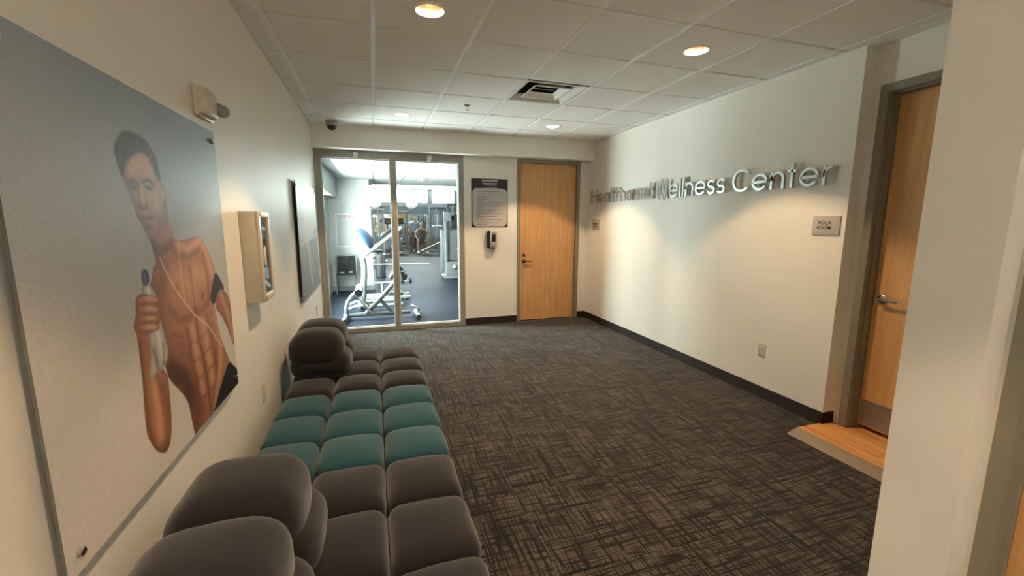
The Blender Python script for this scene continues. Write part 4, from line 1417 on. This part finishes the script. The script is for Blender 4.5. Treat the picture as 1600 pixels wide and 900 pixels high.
# steel bin
t = thing('trash_can', (.12, 12.1, 0), 'round stainless steel bin beside the white gym wall', 'bin')
MB().lathe([(0, .02), (.128, .02), (.130, .10), (.130, .60), (0, .60)], (.12, 12.1, 0), 28).build('body', 'steel_can', t)
MB().lathe([(0, 0), (.132, 0), (.132, .03), (0, .03)], (.12, 12.1, 0), 28).build('base_ring', 'plastic_black', t)
MB().lathe([(.09, .60), (.134, .60), (.134, .635), (.11, .645), (.085, .62)], (.12, 12.1, 0), 28).build('lid_ring', 'steel_can', t)

# ---- back extension bench right behind the glass
yb = 6.93
t = thing('back_extension_bench', (.05, yb, 0), 'pale grey back extension bench with black pads behind the glass', 'gym bench')
m = MB()
m.tube([(-.43, yb, .085), (.50, yb, .085)], .034, 12)
m.build('base_beam', 'machine_white', t)
def foot(x, sgn):
    f = MB().tube([(x, yb - .26, .045), (x + sgn * .02, yb - .18, .05), (x - sgn * .02, yb, .075), (x + sgn * .02, yb + .18, .05), (x, yb + .26, .045)], .036, 12).build('foot_tube', 'machine_white', t)
    for s in (-1, 1):
        MB().tube([(x, yb + s * .255, .045), (x - sgn * .0, yb + s * .30, .043)], .041, 12).build('foot_cap', 'pad_black', f)
foot(-.475, -1); foot(.60, 1)
MB().tube([(-.46, yb, .08), (-.465, yb, .20), (-.43, yb, .31), (-.36, yb, .40), (-.27, yb, .46)], .032, 12).build('curved_post', 'machine_white', t)
for a, b in ((yb - .30, yb - .05), (yb + .05, yb + .30)):
    r = MB().tube([(-.265, a + .01, .47), (-.265, b, .47)], .058, 18).build('roller_pad', 'machine_grey', t)
    e = a if a < yb - .2 else b
    MB().tube([(-.265, e - .012, .47), (-.265, e + .012, .47)], .055, 18).build('roller_cap', 'pad_black', r)
MB().tube([(-.265, yb - .30, .47), (-.265, yb + .30, .47)], .014, 10).build('roller_axle', 'chrome', t)
MB().tube([(-.20, yb, .075), (.05, yb, .33), (.27, yb, .57), (.33, yb, .66)], .036, 12).build('main_tube', 'machine_white', t)
MB().tube([(.04, yb, .31), (.21, yb, .10)], .028, 10).build('brace', 'machine_white', t)
MB().tube([(-.33, yb - .05, .43), (-.10, yb - .05, .11)], .018, 8).tube([(-.27, yb + .04, .40), (-.12, yb + .04, .20)], .016, 8).build('linkage', 'chrome', t)
MB().ell((-.235, yb - .06, .20), (.030, .022, .030), 12, 8).build('adjust_knob', 'pad_black', t)
MB().tube([(.14, yb - .05, .36), (.26, yb - .05, .50)], .008, 6).build('adjust_rod', 'chrome', t)
for s in (-1, 1):
    MB().rbox((.285, yb + s * .10, .745), (.26, .13, .060), .026, 3, RY(-.86)).build('thigh_pad', 'pad_black', t)
MB().rbox((.392, yb - .10, .725), (.055, .13, .215), .024, 3, RY(-.22)).build('hip_pad', 'pad_black', t)
MB().tube([(.30, yb - .17, .70), (.37, yb - .19, .76), (.44, yb - .19, .775)], .011, 8).build('grip_handle', 'machine_white', t)
MB().rbox((.575, yb - .06, .17), (.15, .20, .018), .006, 2, RY(.45)).build('foot_plate', 'machine_grey', t)

# ---- stretch trainer with blue pad
yt = 7.78
t = thing('stretch_trainer', (-.1, yt, 0), 'pale grey stretching machine with blue domed pad', 'gym machine')
m = MB().tube([(-.48, yt - .20, .045), (-.38, yt - .20, .09), (.42, yt - .20, .09)], .032, 10).tube([(-.48, yt + .24, .045), (-.38, yt + .24, .09), (.42, yt + .24, .09)], .032, 10).tube([(-.30, yt - .24, .09), (-.30, yt + .28, .09)], .032, 10).tube([(.36, yt - .24, .07), (.36, yt + .28, .07)], .036, 10)
m.build('base_frame', 'machine_white', t)
MB().tube([(-.255, yt, .07), (-.235, yt, .30), (-.20, yt, .60), (-.195, yt, .78), (-.225, yt, .93)], .052, 14, radii=[.062, .056, .050, .048, .046]).build('post', 'machine_white', t)
MB().rbox((-.245, yt, 1.07), (.050, .16, .30), .012, 2, RY(-.46)).build('back_plate', 'machine_grey', t)
rot = RY(-.56)
dome = MB()
prof = [(0, -.018), (.19, -.018), (.215, -.008), (.21, .015), (.185, .060), (.14, .100), (.08, .128), (.0, .138)]
dome.lathe(prof, (-.175, yt, 1.215), 28, rot @ RY(math.pi / 2) @ Matrix.Diagonal((1, .9, 1)))
dome.build('blue_pad', 'pad_blue', t)
for s in (-1, 1):
    MB().tube([(-.17, yt + s * .17, .955), (.10, yt + s * .17, 1.155), (.33, yt + s * .17, 1.33), (.46, yt + s * .17, 1.42)], .030, 12).build('side_arm', 'machine_white', t)
MB().tube([(-.19, yt - .19, .945), (-.19, yt + .19, .945)], .026, 10).build('cross_bar', 'machine_white', t)
MB().rbox((.20, yt + .05, 1.335), (.26, .20, .07), .03, 3, RY(-.62)).build('seat_pad', 'pad_black', t)
MB().rbox((-.03, yt - .12, .955), (.11, .05, .06), .012, 2, RY(-.62)).build('latch_block', 'machine_grey', t)

# ---- low platform / stepper behind
t = thing('step_trainer', (.25, 8.65, 0), 'low grey step machine on the floor behind the benches', 'gym machine')
MB().tube([(-.20, 8.5, .06), (.62, 8.5, .06)], .035, 10).tube([(-.20, 8.85, .06), (.62, 8.85, .06)], .035, 10).build('rail', 'machine_white', t)
MB().tube([(.0, 8.46, .06), (.0, 8.90, .06)], .03, 10).tube([(.52, 8.46, .05), (.52, 8.90, .05)], .03, 10).build('cross_rail', 'machine_white', t)
MB().tube([(.10, 8.67, .06), (.10, 8.67, .33)], .025, 10).tube([(-.08, 8.67, .33), (.30, 8.67, .33)], .02, 10).build('upright', 'machine_white', t)
MB().rbox((.33, 8.67, .13), (.30, .30, .03), .01, 2).build('tread', 'pad_black', t)

# ---- two small dumbbells lying on the floor
for k, (dx, dy, lab) in enumerate(((.72, 11.0, 'nearer small dark dumbbell lying on gym floor'), (.68, 12.1, 'farther small dark dumbbell lying on gym floor'))):
    t = thing('dumbbell', (dx, dy, 0), lab, 'dumbbell', 'dumbbells on the gym floor')
    MB().tube([(dx - .08, dy, .045), (dx + .08, dy, .045)], .014, 8).build('grip', 'chrome', t)
    for s in (-1, 1):
        MB().tube([(dx + s * .06, dy, .045), (dx + s * .13, dy, .045)], .045, 8).build('head', 'pad_black', t)

# ---- big selectorised machine at the right
mx0, my0 = 1.90, 11.7
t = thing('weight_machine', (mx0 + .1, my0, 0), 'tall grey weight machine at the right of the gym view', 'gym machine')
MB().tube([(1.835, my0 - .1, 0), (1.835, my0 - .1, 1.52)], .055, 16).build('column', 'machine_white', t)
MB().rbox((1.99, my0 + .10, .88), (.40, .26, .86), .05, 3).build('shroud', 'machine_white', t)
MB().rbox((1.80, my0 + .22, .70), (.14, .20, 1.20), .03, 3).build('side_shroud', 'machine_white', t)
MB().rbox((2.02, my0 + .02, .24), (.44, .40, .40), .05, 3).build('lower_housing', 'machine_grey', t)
MB().rbox((1.94, my0 - .02, 1.655), (.30, .12, .26), .02, 2).build('console', 'machine_white', t)
MB().rbox((2.12, my0 - .0, 1.52), (.30, .16, .40), .03, 2).build('console_back', 'plastic_black', t)
MB().tube([(2.10, my0 - .30, .78), (2.18, my0 - .32, .92), (2.30, my0 - .32, 1.0)], .022, 10).build('handle', 'machine_white', t)
MB().tube([(2.02, my0 - .30, .30), (2.10, my0 - .40, .30), (2.30, my0 - .40, .22)], .06, 12).build('leg_roller', 'pad_black', t)
MB().tube([(1.98, my0 - .34, .32), (2.04, my0 - .36, .32)], .045, 12).build('roller_end', 'plastic_white', t)
MB().rbox((2.05, my0, .03), (.60, .70, .06), .02, 2).build('base', 'machine_grey', t)

# ---- cable towers, racks and cardio machines at the far end
def cable_tower(name, x, y, hgt, material, label, wide=.7):
    t = thing(name, (x, y, 0), label, 'gym machine', 'machines at the far end of the gym')
    MB().rbox((x, y, .05), (wide + .2, .8, .10), .02, 1).build('base', material, t)
    for s in (-1, 1):
        MB().rbox((x + s * wide / 2, y, hgt / 2 + .05), (.08, .10, hgt - .1), .015, 1).build('upright', material, t)
    MB().rbox((x, y, hgt), (wide + .10, .12, .10), .02, 1).build('top_beam', material, t)
    for k in range(9):
        MB().rbox((x, y + .02, .16 + k * .062), (.30, .14, .055), .006, 1).build('weight_plate', 'machine_grey', t)
    m = MB()
    for s in (-1, 1):
        m.tube([(x + s * .10, y + .02, .10), (x + s * .10, y + .02, hgt - .04)], .012, 6)
    m.build('guide_rod', 'chrome', t)
    MB().tube([(x, y - .25, hgt - .02), (x, y - .25, 1.30)], .006, 5).tube([(x, y, hgt - .02), (x, y - .25, hgt - .02)], .02, 6).build('cable', 'pad_black', t)
    MB().tube([(x - .25, y - .25, 1.25), (x, y - .25, 1.32), (x + .25, y - .25, 1.25)], .015, 8).build('pull_bar', 'chrome', t)
    MB().rbox((x, y - .55, .48), (.30, .45, .08), .03, 2).build('seat', 'pad_black', t)
    MB().tube([(x, y - .55, .08), (x, y - .55, .46)], .035, 8).build('seat_post', material, t)
    return t
cable_tower('cable_tower', 3.05, 21.9, 2.18, 'machine_blue', 'dark blue cable tower right of the seated man')
cable_tower('cable_tower', 1.28, 22.3, 1.95, 'machine_white', 'white cable tower left of the seated man', .6)
cable_tower('cable_tower', 3.45, 19.2, 2.25, 'machine_grey', 'grey cable tower beside the tall weight machine', .6)
cable_tower('cable_tower', .05, 16.4, 1.95, 'machine_grey', 'grey cable tower seen between white wall and mullion', .55)

def dumbbell_rack(x, y, label):
    t = thing('dumbbell_rack', (x, y, 0), label, 'weight rack')
    for s in (-1, 1):
        MB().rbox((x + s * .14, y, .90), (.05, .30, 1.80), .01, 1).build('side_post', 'machine_white', t)
    MB().rbox((x, y, .03), (.5, .6, .06), .01, 1).build('base', 'machine_white', t)
    for k in range(7):
        z = .35 + k * .20
        MB().rbox((x, y - .05, z), (.28, .26, .02), .004, 1).build('shelf', 'machine_white', t)
        d = thing('dumbbell', (x, y - .08, z + .01), 'dark dumbbell on %s shelf of the upright gym rack' % ['lowest', 'second', 'third', 'fourth', 'fifth', 'sixth', 'top'][k], 'dumbbell', 'dumbbells on the upright rack')
        MB().tube([(x - .05, y - .08, z + .06), (x + .05, y - .08, z + .06)], .014, 6).build('grip', 'chrome', d)
        for s in (-1, 1):
            MB().tube([(x + s * .045, y - .08, z + .06), (x + s * .10, y - .08, z + .06)], .049, 8).build('head', 'pad_black', d)
dumbbell_rack(2.40, 22.7, 'narrow white upright rack of dumbbells behind the seated man')

def elliptical(x, y, label, s=1):
    t = thing('elliptical_trainer', (x, y, 0), label, 'gym machine', 'cardio machines')
    MB().tube([(x - .3, y - .5, .06), (x, y - .45, .08), (x + .3, y - .5, .06)], .05, 8).tube([(x, y - .45, .08), (x, y + .6, .08)], .05, 8).build('base', 'machine_grey', t)
    MB().lathe([(0, -.10), (.30, -.10), (.34, 0), (.30, .10), (0, .10)], (x, y + .45, .45), 20, RY(math.pi / 2)).build('flywheel_cover', 'machine_blue', t)
    MB().tube([(x, y + .3, .4), (x, y + .1, 1.0), (x, y + .02, 1.45)], .045, 10).build('mast', 'machine_white', t)
    MB().rbox((x, y - .02, 1.52), (.38, .06, .28), .03, 2, RX(-.35)).build('console', 'plastic_black', t)
    for k in (-1, 1):
        MB().tube([(x + k * .25, y - .1, .35), (x + k * .27, y + .05, .95), (x + k * .24, y - .12, 1.35), (x + k * .20, y - .2, 1.45)], .022, 8).build('arm', 'machine_white', t)
        MB().rbox((x + k * .17, y - .1, .33 + k * .06), (.16, .38, .05), .015, 2).build('pedal', 'pad_black', t)
elliptical(1.10, 20.2, 'blue-grey elliptical trainer under the yellow board')
elliptical(.55, 19.4, 'elliptical trainer partly hidden behind the mullion')

t = thing('incline_bench', (2.55, 19.6, 0), 'black incline bench in front of the seated man', 'gym bench')
MB().rbox((2.42, 19.6, .38), (.95, .30, .07), .03, 2, RY(-.42)).build('pad', 'pad_black', t)
MB().tube([(2.10, 19.6, .24), (2.10, 19.6, .03)], .03, 8).tube([(2.75, 19.6, .50), (2.75, 19.6, .03)], .03, 8).tube([(2.05, 19.6, .04), (2.95, 19.6, .04)], .03, 8).build('frame', 'machine_white', t)
for xx in (2.06, 2.95):
    MB().tube([(xx, 19.35, .035), (xx, 19.85, .035)], .03, 8).build('foot_bar', 'machine_white', t)

t = thing('pinboard', (1.35, GYE - .06, 1.35), 'yellow board on the far gym wall', 'board')
MB().rbox((1.35, GYE - .035, 1.72), (.50, .03, .62), .006, 1).build('frame', 'gym_wall', t)
MB().rbox((1.36, GYE - .052, 1.72), (.38, .01, .50), .003, 1).build('board', 'board_yellow', t)

t = thing('floor_mat', (1.75, 22.2, 0), 'small orange mat on the floor at the gym far wall', 'mat')
MB().rbox((1.45, 22.0, .012), (.42, .5, .02), .006, 1).build('mat', 'board_yellow', t)

# ---- people
def skin_body(name, joints, edges, parent, material, sub=1):
    me = bpy.data.meshes.new(name)
    names = list(joints)
    O = W[parent.name]
    me.from_pydata([Vector(joints[n][0]) - O for n in names], [(names.index(a), names.index(b)) for a, b in edges], [])
    o = bpy.data.objects.new(name, me)
    COL.objects.link(o)
    md = o.modifiers.new('skin', 'SKIN')
    md.use_smooth_shade = True
    sv = me.skin_vertices[0].data
    for i, n in enumerate(names):
        r = joints[n][1]
        sv[i].radius = r if isinstance(r, tuple) else (r, r)
        sv[i].use_root = (i == 0)
    s = o.modifiers.new('sub', 'SUBSURF'); s.levels = sub; s.render_levels = sub
    dg = bpy.context.evaluated_depsgraph_get()
    m2 = bpy.data.meshes.new_from_object(o.evaluated_get(dg))
    o.modifiers.clear()
    o.data = m2
    m2.materials.clear(); m2.materials.append(MATS[material])
    o.parent = parent
    W[o.name] = W[parent.name]
    return o

def fingers(j, e, wrist, hand, base, d, side, up):
    """palm vertex plus five curled finger chains"""
    d, side, up = Vector(d).normalized(), Vector(side).normalized(), Vector(up).normalized()
    P = Vector(base)
    j[hand] = (P + d * .05, (.040, .018)); e.append((wrist, hand))
    for k, (o, L) in enumerate(((-.030, .070), (-.010, .082), (.010, .078), (.030, .062))):
        a = P + d * .085 + side * o
        n0, n1, n2 = '%s_f%d' % (hand, k), '%s_g%d' % (hand, k), '%s_h%d' % (hand, k)
        j[n0] = (a, .010); j[n1] = (a + d * L * .5 - up * .012, .009); j[n2] = (a + d * L * .85 - up * .038, .008)
        e += [(hand, n0), (n0, n1), (n1, n2)]
    a = P + d * .035 - side * .045
    j[hand + '_t0'] = (a, .012); j[hand + '_t1'] = (a + d * .035 - side * .022 - up * .01, .010)
    e += [(hand, hand + '_t0'), (hand + '_t0', hand + '_t1')]

def head(parent, c, facing, hair, skinm='skin'):
    """head with nose, ears, eyes, mouth; facing = angle about z of the look direction from -y"""
    c = Vector(c)
    R_ = RZ(facing)
    m = MB().ell(c, (.078, .095, .118), 20, 14)
    P = lambda x, y, z: c + R_ @ Vector((x, y, z))
    m.ell(P(0, -.060, -.062), (.046, .038, .048), 14, 10, R_)
    m.ell(P(0, -.100, -.014), (.013, .020, .024), 10, 8, R_)
    for s in (-1, 1):
        m.ell(P(s * .080, .005, -.005), (.012, .020, .032), 10, 8, R_)
    h_ = m.build('head', skinm, parent, angle=60)
    for s in (-1, 1):
        MB().ell(P(s * .030, -.086, .008), (.012, .008, .007), 10, 6, R_).build('eye', 'plastic_black', h_)
    MB().ell(P(0, -.092, -.062), (.024, .008, .006), 10, 6, R_).build('mouth', 'red_sign', h_)
    mb = MB()
    mb.ell(P(0, .018, .035), (.086, .092, .095), 18, 12, R_)
    mb.build('hair', hair, h_, angle=60)

def person_seated(x, y):
    t = thing('person', (x, y, 0), 'person in dark tank top and black shorts sitting on a bench, hands on thighs', 'person')
    zs = .615
    j = {'pel': ((x, y, zs), (.15, .11)), 'waist': ((x, y - .02, zs + .16), (.14, .10)), 'chest': ((x, y - .07, zs + .38), (.17, .115)), 'neck0': ((x, y - .09, zs + .53), (.10, .07)), 'neck': ((x, y - .11, zs + .60), .055), 'skull': ((x, y - .13, zs + .67), .055)}
    e = [('pel', 'waist'), ('waist', 'chest'), ('chest', 'neck0'), ('neck0', 'neck'), ('neck', 'skull')]
    for s, n in ((-1, 'a'), (1, 'b')):
        j['sh' + n] = ((x + s * .20, y - .08, zs + .48), .070)
        j['el' + n] = ((x + s * .32, y - .16, zs + .24), .048)
        j['wr' + n] = ((x + s * .25, y - .40, zs + .12), .032)
        e += [('neck0', 'sh' + n), ('sh' + n, 'el' + n), ('el' + n, 'wr' + n)]
        fingers(j, e, 'wr' + n, 'ha' + n, (x + s * .245, y - .42, zs + .115), (-s * .15, -.9, -.2), (1 * s, 0, 0), (0, 0, 1))
        j['hip' + n] = ((x + s * .10, y - .05, zs - .02), .105)
        j['kn' + n] = ((x + s * .23, y - .46, zs + .0), .066)
        j['ca' + n] = ((x + s * .225, y - .43, zs - .20), .062)
        j['an' + n] = ((x + s * .21, y - .42, .10), .040)
        j['to' + n] = ((x + s * .22, y - .52, .06), .040)
        e += [('pel', 'hip' + n), ('hip' + n, 'kn' + n), ('kn' + n, 'ca' + n), ('ca' + n, 'an' + n), ('an' + n, 'to' + n)]
    skin_body('body', j, e, t, 'skin')
    k = lambda n, f: (j[n][0], tuple(q * f for q in j[n][1]) if isinstance(j[n][1], tuple) else j[n][1] * f)
    tj = {'pel': k('pel', 1.35), 'waist': k('waist', 1.40), 'chest': k('chest', 1.32), 'neck0': ((x, y - .085, zs + .475), (.165, .125))}
    te = [('pel', 'waist'), ('waist', 'chest'), ('chest', 'neck0')]
    for s, n in ((-1, 'a'), (1, 'b')):
        tj['st' + n] = ((x + s * .115, y - .085, zs + .545), .062)
        te.append(('neck0', 'st' + n))
    skin_body('tank_top', tj, te, t, 'tank_top')
    sj = {'pel': k('pel', 1.14)}
    se = []
    for s, n in ((-1, 'a'), (1, 'b')):
        sj['hip' + n] = k('hip' + n, 1.2); sj['m' + n] = ((x + s * .18, y - .30, zs), .105)
        se += [('pel', 'hip' + n), ('hip' + n, 'm' + n)]
    skin_body('shorts', sj, se, t, 'shorts_black')
    for s in (-1, 1):
        MB().rbox((x + s * .215, y - .48, .052), (.10, .27, .10), .035, 3).build('shoe', 'shoe_white', t)
    head(t, (x, y - .15, zs + .715), 0, 'hair_grey')
    return t
person_seated(2.16, 21.0)
t = thing('workout_bench', (2.16, 21.05, 0), 'flat black bench under the seated person', 'gym bench')
MB().rbox((2.16, 21.1, .455), (.32, .62, .07), .025, 2).build('pad', 'pad_black', t)
for yy in (20.92, 21.3):
    MB().tube([(2.16, yy, .42), (2.16, yy, .03)], .03, 8).tube([(1.95, yy, .03), (2.37, yy, .03)], .028, 8).build('leg', 'machine_white', t)

def person_standing(x, y):
    t = thing('person', (x, y, 0), 'person in pale blue shirt and dark trousers standing behind the bench', 'person')
    j = {'pel': ((x, y, .95), (.15, .10)), 'waist': ((x, y, 1.12), (.13, .095)), 'chest': ((x, y, 1.32), (.165, .11)), 'neck0': ((x, y, 1.46), (.09, .065)), 'neck': ((x, y, 1.52), .052), 'skull': ((x, y - .01, 1.59), .055)}
    e = [('pel', 'waist'), ('waist', 'chest'), ('chest', 'neck0'), ('neck0', 'neck'), ('neck', 'skull')]
    for s, n in ((-1, 'a'), (1, 'b')):
        j['sh' + n] = ((x + s * .19, y, 1.42), .066); j['el' + n] = ((x + s * .26, y + .02, 1.13), .046); j['wr' + n] = ((x + s * .25, y - .08, .90), .031)
        e += [('neck0', 'sh' + n), ('sh' + n, 'el' + n), ('el' + n, 'wr' + n)]
        fingers(j, e, 'wr' + n, 'ha' + n, (x + s * .25, y - .09, .88), (0, -.15, -1), (0, -1, 0), (s, 0, 0))
        j['hip' + n] = ((x + s * .10, y, .90), .10); j['kn' + n] = ((x + s * .11, y - .01, .50), .064); j['ca' + n] = ((x + s * .11, y + .01, .34), .062); j['an' + n] = ((x + s * .11, y + .02, .09), .042); j['to' + n] = ((x + s * .12, y - .10, .05), .040)
        e += [('pel', 'hip' + n), ('hip' + n, 'kn' + n), ('kn' + n, 'ca' + n), ('ca' + n, 'an' + n), ('an' + n, 'to' + n)]
    skin_body('body', j, e, t, 'skin')
    k = lambda n, f: (j[n][0], tuple(q * f for q in j[n][1]) if isinstance(j[n][1], tuple) else j[n][1] * f)
    sj = {'pel': k('pel', 1.32), 'waist': k('waist', 1.25), 'chest': k('chest', 1.13), 'neck0': ((x, y, 1.44), (.11, .085))}
    se = [('pel', 'waist'), ('waist', 'chest'), ('chest', 'neck0')]
    for s, n in ((-1, 'a'), (1, 'b')):
        sj['sh' + n] = k('sh' + n, 1.18); sj['m' + n] = ((x + s * .235, y + .012, 1.24), .066)
        se += [('neck0', 'sh' + n), ('sh' + n, 'm' + n)]
    skin_body('shirt', sj, se, t, 'shirt_blue')
    pj = {'pel': ((x, y, .98), (.19, .14))}
    pe = []
    for s, n in ((-1, 'a'), (1, 'b')):
        pj['hip' + n] = k('hip' + n, 1.14); pj['kn' + n] = k('kn' + n, 1.2); pj['an' + n] = ((x + s * .11, y + .02, .12), .062)
        pe += [('pel', 'hip' + n), ('hip' + n, 'kn' + n), ('kn' + n, 'an' + n)]
    skin_body('trousers', pj, pe, t, 'trousers')
    for s in (-1, 1):
        MB().rbox((x + s * .115, y - .05, .045), (.10, .27, .09), .035, 3).build('shoe', 'shoe_white', t)
    head(t, (x, y - .02, 1.635), 0, 'hair_brown')
person_standing(1.98, 22.2)

# ---- outside: a pale building seen through the high windows
t = thing('apartment_building', (-3.5, 60, -14), 'pale building with teal windows seen through the high gym windows', 'building')
MB().box(-9, 1.9, 58, 66, -14, 9.5).build('wall', 'building_pale', t, angle=0)
for i in range(5):
    for k in range(4):
        MB().box(-7.6 + i * 1.95, -6.5 + i * 1.95, 57.92, 58.0, 3.2 + k * 1.55, 4.1 + k * 1.55).build('window', 'building_glass', t, angle=0)
